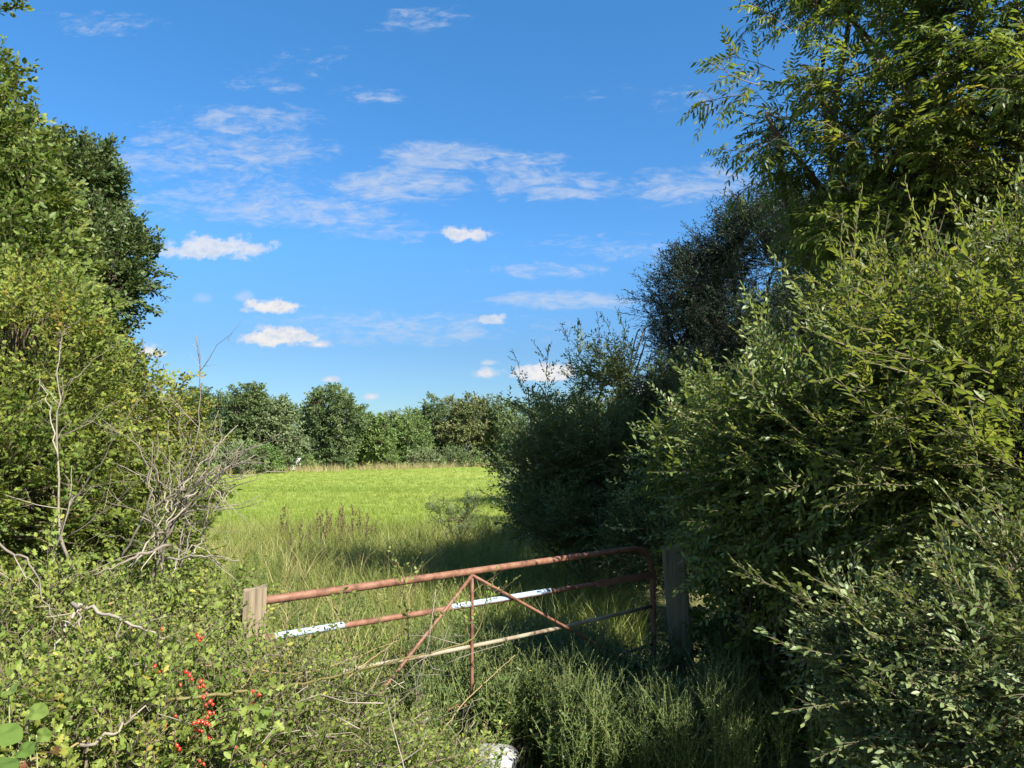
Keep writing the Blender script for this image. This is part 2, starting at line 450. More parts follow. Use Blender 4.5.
def plant(name, label, cat, base, lobes, n, tpl, leaf, bark="bark", parts=("branches", "foliage"), group=None, size=(.8, 1.25),
          out=.8, up=.45, rnd=.45, shell=.75, gap=-9, freq=1.5, rough=.18, cull=.45, extra=(), stems=5, stem_r=.03, seed=0,
          roll=.35, trunk=None, lean=(0, 0, 0), branchlet=.55, br=.006, oh=1.0, twigs="twig"):
    base = np.asarray(base, float)
    root = thing(name, label, cat, base, group)
    reach = np.mean([t[0][0][:, 0].max() for t in tpl]) * (size[0] + size[1]) / 2 * .5 * oh
    lobes = [(l[0], np.maximum(np.array(l[1] if np.ndim(l[1]) else (l[1],) * 3, float) - reach, .1)) for l in lobes]
    P, O, L = sample_crown(lobes, n, shell, seed, gap, freq, rough, cull)
    n = len(P)
    D = unit(O * out + np.array([0, 0, up]) + np.asarray(lean) + rng.normal(0, rnd, (n, 3)))
    S = rng.uniform(size[0], size[1], n)
    # neighbouring sprays share a tone, so clumps differ as a real crown's do
    f2 = lump(seed + 99, 1.1 * freq)
    tone = np.clip(.5 + .25 * f2(P) + rng.normal(0, .18, n), 0, 1)
    if len(extra):
        P = np.vstack([P, [e[0] for e in extra]]); D = np.vstack([D, unit([e[1] for e in extra])])
        S = np.concatenate([S, [e[2] for e in extra]]); tone = np.concatenate([tone, rng.uniform(.3, .8, len(extra))])
    lf, tw = MB(), MB()
    st = rng.bit_generator.state
    place(lf, tpl, 0, P, D, S, roll=roll, tone=tone)
    rng.bit_generator.state = st
    place(tw, tpl, 1, P, D, S, roll=roll, tone=tone)
    # branchlets from each spray back into its lobe
    c = np.array([l[0] for l in lobes], float)[L]
    P0 = P[:len(c)]
    sel = rng.random(len(c)) < branchlet
    a0, a1 = P0[sel], c[sel] * .55 + P0[sel] * .45
    a1[:, 2] -= .15 * np.linalg.norm(a0 - a1, axis=1)
    mid = (a0 + a1) / 2 + rng.normal(0, .06, a0.shape) * np.linalg.norm(a0 - a1, axis=1)[:, None]
    if len(a0):
        tubes(tw, np.stack([a1, mid, a0], 1), np.tile([br * 1.6, br * 1.2, br * .6], (len(a0), 1)), 3)
    # limbs
    lc = [np.array(l[0], float) for l in lobes]
    tb = MB()
    hub = base if trunk is None else np.asarray(trunk[1], float)
    if trunk is not None:
        b0 = base - (0, 0, .2)
        line = curve([b0, b0 * .5 + hub * .5 + rng.normal(0, .03 * np.linalg.norm(hub - b0), 3) * (1, 1, 0), hub], 6)
        tubes(tb, line[None], np.linspace(trunk[0] * 1.25, trunk[0] * .8, len(line))[None], 9)
    for i, q in enumerate(lc):
        for s in range(stems if trunk is None else 2):
            u = unit(rng.normal(0, 1, 3)) * np.array(lobes[i][1]) * .7
            tip = q + u * (1, 1, .8) + (0, 0, .1)
            b = hub + rng.normal(0, .12 if trunk is None else .02, 3) * (1, 1, 0)
            m1 = b * .6 + q * .4 + rng.normal(0, .08, 3) * np.linalg.norm(q - b)
            line = curve([b, m1, q + rng.normal(0, .1, 3), tip], 6)
            r0 = stem_r * rng.uniform(.6, 1.1) if trunk is None else trunk[0] * .5
            tubes(tb, line[None], np.linspace(r0, max(r0 * .15, .004), len(line))[None], 6)
    if trunk is not None:
        tr = tb.build(parts[0], M[bark], root, base)
        tw.build("twigs", M[twigs], tr, base)
        cr = lf.build(parts[1], M[leaf], root, base)
    else:
        tb.V += tw.V; tb.T += [t + tb.n for t in tw.T]; tb.A += tw.A
        tb.build(parts[0], M["twig"], root, base)
        cr = lf.build(parts[1], M[leaf], root, base)
    return root


# spray libraries
oval, lite, dia, lobed = leaf_shape("oval"), leaf_shape("lite"), leaf_shape("diamond"), leaf_shape("lobed")
T_willow = [spray(oval, .38, 5, .55, 40, .021, .052, .015, 42, .35, .15, .0028) for _ in range(8)]
T_oval = [spray(oval, .34, 5, .5, 45, .024, .048, .021, 45, .4, .1, .003) for _ in range(8)]
T_haw = [spray(lobed, .3, 5, .5, 50, .024, .043, .031, 55, .5, .1, .0025) for _ in range(8)]
T_rose = [spray(oval, .27, 4, .5, 50, .02, .027, .013, 55, .45, .1, .0022) for _ in range(8)]
T_bram = [spray(oval, .26, 5, .5, 50, .02, .03, .016, 55, .4, .25, .003) for _ in range(6)]
T_bough = [spray(oval, .9, 9, .42, 45, .024, .066, .023, 44, .45, .15, .005, bend=.24, taper=.7) for _ in range(8)]
T_bough_oval = [spray(oval, .8, 8, .42, 48, .024, .06, .026, 46, .45, .15, .005, bend=.24, taper=.7) for _ in range(8)]
T_hazel = [spray(oval, .32, 3, .5, 50, .04, .065, .048, 55, .4, .25, .003) for _ in range(6)]
T_sallow = [spray(lite, .55, 6, .5, 45, .03, .07, .026, 45, .4, .1, .004) for _ in range(8)]
T_sloe = [spray(lite, .55, 8, .5, 60, .03, .042, .018, 60, .5, 0, .005, flat=.6, bend=.25) for _ in range(8)]
T_oak = [spray(lite, .6, 6, .5, 50, .055, .12, .07, 55, .55, .1, .006) for _ in range(8)]
T_ash = [spray(oval, .55, 2, .6, 40, .11, .085, .024, 55, .3, .2, .006, compound=(5, .24)) for _ in range(8)]
T_far = [spray(dia, 1.15, 6, .5, 55, .14, .33, .24, 60, .7, .1, .012, flat=.6) for _ in range(6)]
T_mid = [spray(lite, .7, 6, .5, 50, .055, .10, .05, 50, .5, .1, .006) for _ in range(6)]


def lob(*spec):
    """lobes from (px, py, depth, radius) or (px, py, depth, (rx, ry, rz))."""
    return [(at(a, b, d), r) for a, b, d, r in spec]


# ------------------------------------------------------------------ ground
gm = MB()
S = 3000
gm.add([(-S, -S, 0), (S, -S, 0), (S, S, 0), (-S, S, 0)], [(0, 1, 2), (0, 2, 3)])
tag(gm.build("ground", ground_mat()), kind="structure")


# ------------------------------------------------------------------ grass
def tuft(nb, h, spread, w, lean=.35, seg=3):
    mb = MB()
    for _ in range(nb):
        a = rng.random() * 6.28; r = spread * rng.random() ** .5
        b = np.array([math.cos(a) * r, math.sin(a) * r, -.02])
        hh = h * rng.uniform(.55, 1.15); d = rng.normal(0, lean, 2)
        ts = np.linspace(0, 1, seg)[:, None]
        line = b + np.hstack([ts ** 1.8 * d[0] * hh, ts ** 1.8 * d[1] * hh, ts * hh * (1 - .12 * ts * np.hypot(*d))])
        s = np.array([math.cos(a + 1.5), math.sin(a + 1.5), 0]) * w * rng.uniform(.6, 1.2)
        V, T = [], []
        for k in range(seg - 1):
            wk = 1 - .75 * k / (seg - 1)
            V += [line[k] - s * wk, line[k] + s * wk]
        V.append(line[-1])
        for k in range(seg - 2):
            T += [(2 * k, 2 * k + 1, 2 * k + 3), (2 * k, 2 * k + 3, 2 * k + 2)]
        T.append((2 * seg - 4, 2 * seg - 3, 2 * seg - 2))
        mb.add(V, T, np.full(len(V), rng.random()))
    return [(np.concatenate(mb.V), np.concatenate(mb.T), np.concatenate(mb.A))]


def scatter(mb, tpl, P, size=(.7, 1.3), tone=None):
    P = np.asarray(P, float); n = len(P)
    a = rng.random(n) * 6.28
    S = rng.uniform(*size, n)
    pick = rng.integers(0, len(tpl), n)
    tone = rng.random(n) if tone is None else tone
    for k, t in enumerate(tpl):
        s = np.where(pick == k)[0]
        if not len(s): continue
        V, T, A = t[0]
        c, sn = np.cos(a[s])[:, None], np.sin(a[s])[:, None]
        X = V[None, :, 0] * c - V[None, :, 1] * sn; Y = V[None, :, 0] * sn + V[None, :, 1] * c
        W = P[s][:, None] + S[s][:, None, None] * np.stack([X, Y, np.broadcast_to(V[None, :, 2], X.shape)], -1)
        TT = T[None] + (np.arange(len(s)) * len(V))[:, None, None]
        mb.add(W.reshape(-1, 3), TT.reshape(-1, 3), (A[None] * .5 + tone[s][:, None] * .5).ravel())


def wedge(n, y0, y1, u0, u1, power=1.0, xmin=-99, xmax=99):
    """ground points with depth y0..y1 and x/y between u0 and u1; power > 1 packs them near."""
    y = y0 + (y1 - y0) * rng.random(n) ** power
    x = y * rng.uniform(u0, u1, n)
    k = (x > xmin) & (x < xmax)
    return np.stack([x[k], y[k], np.zeros(k.sum())], 1)


T_tall = [tuft(16, .5, .16, .0045, .35, 4) for _ in range(5)]
T_turf = [tuft(16, .16, .16, .006, .5, 3) for _ in range(5)]
T_turf_far = [tuft(12, .17, .3, .014, .5, 3) for _ in range(5)]
T_dry = [tuft(14, .5, .12, .0032, .45, 4) for _ in range(5)]

g1 = MB()
P = wedge(6500, 5.2, 19, -.62, .16, 1.0)
fz = lump(5, .6)
P = P[P[:, 1] > 3.95 + (P[:, 0] + 1.2)]
P = P[rng.random(len(P)) < np.clip((P[:, 1] - 3.95 - (P[:, 0] + 1.2)) / 1.2, .25, 1)]
scatter(g1, T_tall, P, (.6, 1.25), np.clip(.5 + .3 * fz(P) + rng.normal(0, .15, len(P)), 0, 1))
tag(g1.build("rough_grass", M["grass"]), "tall rough yellow-green grass along the near edge of the field behind the gate", "grass", kind="stuff")
g2 = MB()
P = wedge(9000, 17, 45, -.5, .05, 1.3)
scatter(g2, T_turf, P, (.7, 1.3), np.clip(.42 + .33 * fz(P * .4) + rng.normal(0, .15, len(P)), 0, 1))
P = wedge(9000, 40, 120, -.5, .03, 1.2)
scatter(g2, T_turf_far, P, (.6, 1.2), np.clip(.42 + .33 * fz(P * .2) + rng.normal(0, .15, len(P)), 0, 1))
tag(g2.build("field_grass", M["field"]), "short bright green grass of the open field", "grass", kind="stuff")
g3 = MB()
P = wedge(260, 3.0, 5.5, -.55, -.18); scatter(g3, T_dry, P, (.7, 1.4))
P = wedge(260, 5.5, 13, -.45, -.1); scatter(g3, T_dry, P, (.8, 1.7))
P = wedge(900, 70, 135, -.55, .02, 1.0)
P[:, 1] = 74 + (P[:, 0] / P[:, 1] + .36) / .36 * 62 + rng.normal(0, 1.2, len(P))
k = (P[:, 0] > -40); P = P[k]
scatter(g3, [tuft(12, .9, .5, .02, .3, 3) for _ in range(3)], P, (.6, 1.3))
P = np.array([at(492, 738, 4.75), at(470, 730, 4.7), at(455, 745, 4.6), at(480, 722, 4.9)]); P[:, 2] = .05
scatter(g3, T_dry, np.repeat(P, 12, 0) + rng.normal(0, .1, (48, 3)) * (1, 1, 0), (.5, 1.0))
tag(g3.build("dry_grass", M["drygrass"]), "pale dry grass stalks by the gatepost and along the far field edge", "grass", kind="stuff")


# ------------------------------------------------------------------ weeds
def weed_tpl(h, nl, ll, lw, tipy=.25, nbr=3):
    lm, tm = MB(), MB()
    P, D, Nn, L, A = [], [], [], [], []
    def stem(b, d, hh, n, sc):
        bend = rng.normal(0, .12, 3) * (1, 1, 0)
        ts = np.linspace(0, 1, 6)[:, None]
        line = b + unit(d) * ts * hh + bend * hh * ts ** 2
        tubes(tm, line[None], np.linspace(.003, .0012, 6)[None] * sc, 3)
        for i in range(n):
            f = .08 + .92 * i / n; k = min(int(f * 5), 4)
            p = line[k] + (line[k + 1] - line[k]) * (f * 5 - k)
            an = i * 2.4 + rng.normal(0, .3); el = rng.uniform(.1, .7)
            P.append(p); D.append((math.cos(an) * math.cos(el), math.sin(an) * math.cos(el), math.sin(el)))
            Nn.append(np.array([0, 0, 1]) + rng.normal(0, .3, 3)); L.append((1 - (1 - tipy) * f) * rng.uniform(.7, 1.2) * sc); A.append(rng.random())
    stem(np.zeros(3), (rng.normal(0, .08), rng.normal(0, .08), 1), h, nl, 1)
    for _ in range(nbr):
        z = h * rng.uniform(.35, .8)
        a = rng.random() * 6.28
        stem(np.array([0, 0, z]), (math.cos(a) * .6, math.sin(a) * .6, 1), h * .35, nl // 3, .75)
    L = np.array(L)
    leaves(lm, oval, np.array(P), np.array(D), np.array(Nn), ll * L, lw * L, np.array(A))
    pk = lambda mb: (np.concatenate(mb.V), np.concatenate(mb.T), np.concatenate(mb.A))
    return pk(lm), pk(tm)


def scatter2(tpls, P, size):
    l, t = MB(), MB()
    st = rng.bit_generator.state
    scatter(l, [(x[0],) for x in tpls], P, size)
    rng.bit_generator.state = st
    scatter(t, [(x[1],) for x in tpls], P, size)
    return l, t


T_weed = [weed_tpl(.66, 80, .042, .014, .3, 5) for _ in range(7)]
T_low = [weed_tpl(.4, 22, .06, .024, .4, 4) for _ in range(6)]
P = np.vstack([wedge(820, 4.0, 6.3, -.12, .3), wedge(150, 4.3, 7, .22, .42)])
xr = P[:, 0] / P[:, 1] + .03
P = P[~((np.abs(xr) < .055) & (P[:, 1] < 4.75))]
P2 = np.vstack([wedge(420, 4.2, 6.3, -.12, .22), wedge(70, 4.62, 4.85, -.14, -.005)]); xr = P2[:, 0] / P2[:, 1] + .03
P2 = P2[~((np.abs(xr) < .06) & (P2[:, 1] < 4.62))]
l2, t2 = scatter2(T_low, P2, (.9, 1.6))
P = P[~((P[:, 0] / P[:, 1] > .115) & (P[:, 0] / P[:, 1] < .25) & (P[:, 1] > 4.6) & (rng.random(len(P)) < .85))]
ck = np.array([-.12, 4.5]); sv = np.array([math.sin(SUN_AZ), math.cos(SUN_AZ)])
q = P[:, :2] - ck; al = q @ sv; ac = np.abs(q @ np.array([-sv[1], sv[0]]))
P = P[~((al > -.2) & (al < .6) & (ac < .17))]
ln, tn = scatter2(T_weed, P, (.65, 1.12))
for a_, b_ in ((ln, l2), (tn, t2)):
    a_.V += b_.V; a_.T += [t + a_.n for t in b_.T]; a_.A += b_.A
wl = ln.build("weeds", M["weed"])
tag(wl, "dense upright small-leaved weeds standing in front of the gate", "weeds", kind="stuff")
tn.build("weed_stems", M["greenstem"], wl)
P = np.vstack([wedge(700, 3.6, 8, -.75, -.02), wedge(1100, 6.2, 15, -.6, .06)])
ln, tn = scatter2(T_low, P, (.6, 1.35))
wl = ln.build("undergrowth", M["bramble"])
tag(wl, "low leafy undergrowth covering the ground around the gate", "undergrowth", kind="stuff")
tn.build("undergrowth_stems", M["greenstem"], wl)

# small yellow flowers among the weeds
fm, fs = MB(), MB()
for ang in range(9):
    a = ang / 9 * 6.283
    leaves(fm, lite, np.zeros((1, 3)), np.array([[math.cos(a), math.sin(a), .35]]), np.array([[0, 0, 1.0]]), np.array([.011]), np.array([.006]), np.array([.5]))
tubes(fs, np.array([[(0, 0, -.3), (0.01, 0, -.15), (0, 0, 0)]]), np.array([[.0015] * 3]), 3)
proto = None
for px, py, Y in [(560, 727, 4.6), (570, 738, 4.5), (588, 732, 4.6), (530, 671, 5.0), (556, 668, 5.1), (699, 660, 4.9), (588, 700, 4.8), (545, 705, 4.8)]:
    p = at(px, py, Y)
    if proto is None:
        proto = thing("yellow_flower", "tiny yellow flower head among the weeds before the gate", "flower", p, "yellow flowers among the weeds")
        fm.build("petals", M["petal"], proto); fs.build("stem", M["greenstem"], proto)
    else:
        dup(proto, tuple(p), random.random() * 6, (1, 1, 1), "tiny yellow flower head among the weeds before the gate", "yellow flowers among the weeds")

# docks: brown seeding stalks at the edge of the mown field
def dock_mesh():
    m = MB()
    h = .95
    ts = np.linspace(0, 1, 6)[:, None]
    tubes(m, (np.hstack([ts * rng.normal(0, .06), ts * rng.normal(0, .06), ts * h]))[None], np.linspace(.007, .003, 6)[None], 4)
    for b in range(7):
        z = h * (.4 + .09 * b); a = rng.random() * 6.28
        l = h * (.3 - .025 * b)
        d = unit((math.cos(a) * .35, math.sin(a) * .35, 1))
        line = np.array([0, 0, z]) + d * np.linspace(0, l, 4)[:, None]
        tubes(m, line[None], np.linspace(.003, .0015, 4)[None], 3)
        n = 26
        p = np.array([0, 0, z]) + d * (rng.random(n) * l)[:, None]
        leaves(m, dia, p, rng.normal(0, 1, (n, 3)) + (0, 0, .4), rng.normal(0, 1, (n, 3)), rng.uniform(.02, .045, n), rng.uniform(.012, .025, n), rng.random(n))
    return m


docks = [(316, 540, 15), (326, 545, 14), (330, 536, 15.5), (338, 548, 14), (347, 543, 14.5), (353, 546, 14), (360, 540, 15), (372, 542, 14.5), (375, 539, 15.2),
         (310, 552, 13.5), (300, 556, 13), (342, 538, 15.5), (366, 550, 13.7), (321, 550, 14.2), (290, 560, 12.5), (283, 545, 14)]
protos = []
DG = "dock stalks at the near edge of the field"
DL = "reddish brown seeding dock stalk rising from the rough grass"
for i, (px, py, Y) in enumerate(docks):
    g = at(px, py, Y); g[2] = 0
    sc = random.uniform(.6, 1.0)
    if i < 3:
        o = dock_mesh().build("dock_plant", M["dock"], None, (0, 0, 0)); tag(o, DL, "weed", DG); protos.append(o)
    else:
        o = protos[i % 3].copy(); COL.objects.link(o)
    o.location = g; o.scale = (sc, sc, sc); o.rotation_euler = (0, 0, random.random() * 6.28)


# ------------------------------------------------------------------ gate
TR = at(652, 546, 6.05)
h0 = TR[2]
dl = ray(262, 601)
TL = CAM + dl * ((h0 - EYE) / dl[2])
gdir = unit((TR - TL) * (1, 1, 0)); GL = np.linalg.norm(TR - TL)
gn = np.array([gdir[1], -gdir[0], 0])


def gp(px, py):
    d = ray(px, py)
    k = ((TL - CAM) @ gn) / (d @ gn)
    p = CAM + d * k
    return p


def gu(px, py):
    p = gp(px, py)
    return (p - TL) @ gdir, p[2] - h0


def G(u, z, off=0.0):
    return TL + gdir * u + np.array([0, 0, z]) + gn * off


print("gate length", GL, "top z", h0, "left depth", TL[1], [tuple(np.round(gu(*q), 2)) for q in [(272, 637), (650, 574), (330, 672), (648, 608), (640, 648), (657, 690), (470, 570), (405, 635), (473, 652), (610, 650), (590, 656)]])
root = thing("field_gate", "rusty tubular steel field gate leaning ajar across the gap", "gate", G(GL / 2, -1.17) * (1, 1, 0))
gb = np.array(root.location)


def rail(name, p0, p1, r, mat, sides=12, sag=.006, lab=None):
    mb = MB()
    ts = np.linspace(0, 1, 9)[:, None]
    line = p0 + (p1 - p0) * ts + np.array([0, 0, -1]) * (np.sin(ts * np.pi) * sag)
    tubes(mb, line[None], np.full((1, 9), r), sides)
    o = mb.build(name, M[mat], root, gb)
    if lab: o["label"] = lab
    return o, line


rr = .23
arc = [G(GL - rr + rr * math.sin(a), -rr + rr * math.cos(a)) for a in np.linspace(0, math.pi / 2, 9)]
line = np.vstack([[G(u, 0) for u in np.linspace(-.06, GL - rr - .02, 14)], arc, [G(GL, z) for z in np.linspace(-rr - .03, -1.16, 8)]])
fb = MB(); tubes(fb, line[None], np.full((1, len(line)), .0212), 14)
fb.build("frame_tube", M["rust"], root, gb)
end2 = gu(272, 637); e2r = gu(648, 574.5)
s2 = (e2r[1] - end2[1]) / (e2r[0] - end2[0])
z2 = lambda u: end2[1] + s2 * (u - end2[0])
rail("rail", G(-.06, z2(-.06)), G(GL - .02, z2(GL)), .0165, "rust")
for (x0, y0, x1, y1) in [(274, 637, 343, 627), (451, 606, 550, 591)]:
    u0, u1 = gu(x0, y0)[0], gu(x1, y1)[0]
    rail("painted_band", G(u0, z2(u0)), G(u1, z2(u1)), .0182, "bluepaint", sag=0, lab="pale blue painted length of the second rail")
u0, u1 = gu(594, 584)[0], GL + .01
mb = MB()
for k in (0, 1):
    pass
a, b = G(u0, z2(u0), .024), G(u1, z2(u1), .024)
bx = []
for q in (a, b):
    for dz in (-.024, .024):
        for dn in (-.004, .004):
            bx.append(q + np.array([0, 0, dz]) + gn * dn)
T = []
for f in [(0, 1, 3, 2), (4, 6, 7, 5), (0, 4, 5, 1), (2, 3, 7, 6), (0, 2, 6, 4), (1, 5, 7, 3)]:
    T += [(f[0], f[1], f[2]), (f[0], f[2], f[3])]
mb.add(bx, T)
mb.build("hinge_strap", M["rustdark"], root, gb, flat=True)
a3, b3 = gu(330, 672), gu(648, 607)
s3 = (b3[1] - a3[1]) / (b3[0] - a3[0]); z3 = lambda u: a3[1] + s3 * (u - a3[0])
rail("rail", G(-.05, z3(-.05)), G(GL - .02, z3(GL)), .0128, "rustpale", sag=.02, lab="pale flaking third rail")
z4 = gu(640, 648)[1]
rail("rail", G(-.05, z4 - .03), G(GL - .02, z4), .0125, "rustdark", sag=.01)
rail("rail", G(-.05, -1.12), G(GL - .02, -1.13), .0145, "rustdark", sag=.01)
ap = gu(470, 569)
v1 = gu(403, 637); sl = (v1[1] - ap[1]) / (v1[0] - ap[0]); ue = ap[0] + (-1.1 - ap[1]) / sl
rail("brace", G(ap[0], -.02, .02), G(max(ue, .05), -1.1, .02), .0105, "rust", 8, 0)
v2 = gu(610, 651); sl2 = (v2[1] - ap[1]) / (v2[0] - ap[0]); ue2 = min(GL, ap[0] + (-1.1 - ap[1]) / sl2)
rail("brace", G(ap[0], -.02, .022), G(ue2, ap[1] + sl2 * (ue2 - ap[0]), .022), .0105, "rust", 8, 0)
rail("upright", G(ap[0] + .005, -.02, .012), G(ap[0] + .01, -1.12, .012), .0115, "rust", 8, 0)
rail("upright", G(-.05, 0), G(-.05, -1.13), .017, "rust", 10, 0)


def post(name, label, foot, top, w, d, mat, rough=.006, slope=.02, turn=None):
    mb = MB()
    nz, ns = 26, 28
    foot, top = np.array(foot, float), np.array(top, float)
    V = []
    rr_ = np.random.default_rng(int(abs(foot[0]) * 1000))
    gro = rr_.normal(0, rough, ns)
    gro[rr_.integers(0, ns, 3)] -= .006
    ang = np.arctan2(gn[1], gn[0]) + .15
    ang = ang if turn is None else turn
    ca, sa = math.cos(ang), math.sin(ang)
    for i in range(nz):
        t = i / (nz - 1); c = foot + (top - foot) * t
        for j in range(ns):
            a = j / ns * 2 * math.pi
            m_ = max(abs(math.cos(a)), abs(math.sin(a)))
            rx, ry = w / 2 * math.cos(a) / m_ * .97, d / 2 * math.sin(a) / m_ * .97
            k = 1 + (gro[j] + rr_.normal(0, rough * .25)) / (w / 2)
            if m_ > .98 or m_ < .75: k *= .985
            x, y = rx * k, ry * k
            z = c[2]
            if i == nz - 1: z += slope * math.cos(a) + .25 * slope * math.sin(3 * a)
            V.append((c[0] + x * ca - y * sa, c[1] + x * sa + y * ca, z))
    T = []
    for i in range(nz - 1):
        for j in range(ns):
            q = [i * ns + j, i * ns + (j + 1) % ns, (i + 1) * ns + (j + 1) % ns, (i + 1) * ns + j]
            T += [(q[0], q[1], q[2]), (q[0], q[2], q[3])]
    V.append(tuple(top + (0, 0, -.012))); ct = len(V) - 1
    for j in range(ns):
        T.append(((nz - 1) * ns + j, (nz - 1) * ns + (j + 1) % ns, ct))
    mb.add(V, T)
    o = mb.build(name, M[mat], None, foot, flat=True)
    return tag(o, label, "post")


c = at(255, 588, TL[1] - .06)
post("gate_post", "short pale weathered timber gatepost at the latch end of the gate", (c[0] + .005, c[1], -.1), c, .108, .09, "post", .0006, .012, turn=.3)
c = at(673, 546, 6.15)
post("gate_post", "thick dark mossy timber gatepost at the hinge end under the hedge", at(686, 690, 6.15) * (1, 1, 0) + (0, 0, -.1), c, .175, .17, "mosspost", .0012, .02, turn=-.1)

# hinge pin on the right post
rail("hinge", G(GL, -1.08), G(GL + .14, -1.08), .011, "rustdark", 8, 0)

# ------------------------------------------------------------------ broken stone on the ground
def rock(name, label, c, r, seed):
    rr_ = np.random.default_rng(seed)
    f = lump(seed, 1.6); f2 = lump(seed + 1, 5)
    n, m = 22, 32
    V, T = [], []
    for i in range(n):
        th = math.pi * i / (n - 1)
        for j in range(m):
            ph = 2 * math.pi * j / m
            u = np.array([math.sin(th) * math.cos(ph), math.sin(th) * math.sin(ph), math.cos(th)])
            q = np.sign(u) * np.abs(u) ** .85
            V.append(q * r * (1 + .13 * f(u[None])[0] + .06 * f2(u[None])[0]))
    for i in range(n - 1):
        for j in range(m):
            a, b_, c_, d_ = i * m + j, i * m + (j + 1) % m, (i + 1) * m + (j + 1) % m, (i + 1) * m + j
            T += [(a, d_, c_), (a, c_, b_)]
    mb = MB(); mb.add(np.array(V) + c, T)
    return tag(mb.build(name, M["stone"], None, c), label, "stone")


p = at(490, 752, 4.55)
rock("stone_block", "pale grey broken stone lying in the grass below the gate", np.array([p[0], p[1], .14]), np.array([.16, .13, .105]), 3)
p = at(466, 738, 4.75)
rock("stone_block", "smaller dull stone half hidden under dry grass behind the pale one", np.array([p[0], p[1], .12]), np.array([.13, .14, .15]), 8)

# ------------------------------------------------------------------ left side
plant("oak_tree", "near olive green oak tree at the left edge behind the hawthorn", "tree", (-10.2, 11.5, 0),
      lob((-60, 190, 11.5, (1.5, 1.6, 1.4)), (-20, 260, 11, (1.3, 1.4, 1.2)), (0, 330, 10.6, (1.2, 1.2, 1.1)), (10, 210, 11.2, (.95, 1, .9)), (-120, 260, 12, 1.8), (25, 275, 10.8, (.8, .8, .8)), (-20, 150, 11.5, (.9, .9, .7)), (-45, 100, 11.7, (.9, .9, .7))),
      3000, T_oak, "oak_near", parts=("trunk", "crown"), trunk=(.3, (-9.8, 11.5, 3)), seed=1, rough=.28, gap=-1.15, freq=1.3, size=(.7, 1.15), br=.012,
      extra=[(at(-8, 14, 9.5), (1, 0, .25), .85), (at(-14, 4, 9.5), (1, .1, -.1), .9), (at(-10, -4, 9.3), (1, 0, .1), .9), (at(-12, 62, 10.5), (1, 0, .2), .55), (at(-8, 75, 10.5), (1, 0, .3), .6), (at(-4, 55, 10.5), (.5, 0, 1), .5)])
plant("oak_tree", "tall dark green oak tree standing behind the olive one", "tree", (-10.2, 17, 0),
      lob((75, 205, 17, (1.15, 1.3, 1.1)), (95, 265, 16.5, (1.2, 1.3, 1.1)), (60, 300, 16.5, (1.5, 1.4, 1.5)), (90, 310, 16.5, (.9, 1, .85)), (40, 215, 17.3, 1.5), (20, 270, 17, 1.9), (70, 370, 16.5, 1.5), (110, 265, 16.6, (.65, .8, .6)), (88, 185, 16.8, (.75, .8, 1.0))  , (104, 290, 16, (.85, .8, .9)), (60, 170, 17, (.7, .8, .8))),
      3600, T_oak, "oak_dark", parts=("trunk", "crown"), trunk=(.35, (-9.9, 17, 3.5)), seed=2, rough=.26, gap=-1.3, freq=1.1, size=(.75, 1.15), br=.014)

plant("hawthorn_bush", "sunlit yellow-green hawthorn bush filling the left edge", "bush", (-3.6, 5.2, 0),
      lob((10, 400, 5.2, (.9, .9, .75)), (70, 425, 5.4, (.75, .8, .6)), (-40, 500, 4.6, (.9, .9, .9)), (60, 520, 5, (.95, .9, .75)), (125, 460, 5.6, (.5, .6, .45)), (140, 545, 5, (.5, .6, .5)), (0, 330, 5.8, (.75, .7, .5)), (165, 440, 6.2, (.42, .5, .35)), (40, 620, 4.6, (.9, .7, .6)), (55, 360, 5.8, (.45, .5, .35))),
      2900, T_haw, "hawthorn", seed=3, rough=.24, gap=-.9, freq=2.2, stems=4, stem_r=.022, size=(.7, 1.2), shell=.8, up=.3,
      extra=[(at(105, 385, 5.3), (.5, 0, .8), 1.1), (at(128, 380, 5.3), (.4, 0, .6), 1.0), (at(140, 395, 5.4), (.9, 0, .3), .9), (at(118, 400, 5.3), (.9, 0, .2), .9), (at(110, 360, 5.5), (.6, 0, 1), .9), (at(60, 340, 5.6), (.3, 0, 1), .9), (at(90, 350, 5.6), (.5, 0, 1), .9), (at(155, 405, 5.8), (.8, 0, .2), .9)])


# ------------------------------------------------------------------ dead wood
def dead_branches(seeds, depth=3, k=7):
    """seeds: (points, radius). Each becomes a crooked branch with crooked twigs."""
    mb = MB()
    for pts, r0 in seeds:
        line = curve(pts, 7)
        line[1:-1] += rng.normal(0, .006, line[1:-1].shape)
        n = len(line)
        tubes(mb, line[None], np.linspace(r0 * .75, r0 * .2, n)[None], 5)
        todo = [(line, r0, 0)]
        while todo:
            ln, r, lev = todo.pop()
            if lev >= depth: continue
            tot = np.linalg.norm(np.diff(ln, axis=0), axis=1).sum()
            m = int(2 + tot * (9 if lev == 0 else 12))
            for _ in range(m):
                f = rng.uniform(.15, .97); i = min(int(f * (len(ln) - 1)), len(ln) - 2)
                b = ln[i] + (ln[i + 1] - ln[i]) * rng.random()
                t = unit(ln[i + 1] - ln[i])
                d = unit(t * .8 + rng.normal(0, .75, 3) + (0, 0, .1))
                L = tot * rng.uniform(.12, .42) * (1.1 - f * .6)
                if L < .03: continue
                ts = np.linspace(0, 1, 5)[:, None]
                c_ = b + d * ts * L + rng.normal(0, .03, (5, 3)) * L * ts ** .5 + rng.normal(0, .1, 3) * L * ts ** 2
                c_[0] = b
                rk = max(r * (1 - .7 * f) * .38, .0009)
                tubes(mb, c_[None], np.linspace(rk, rk * .45, 5)[None], 4)
                todo.append((c_, rk, lev + 1))
    return mb


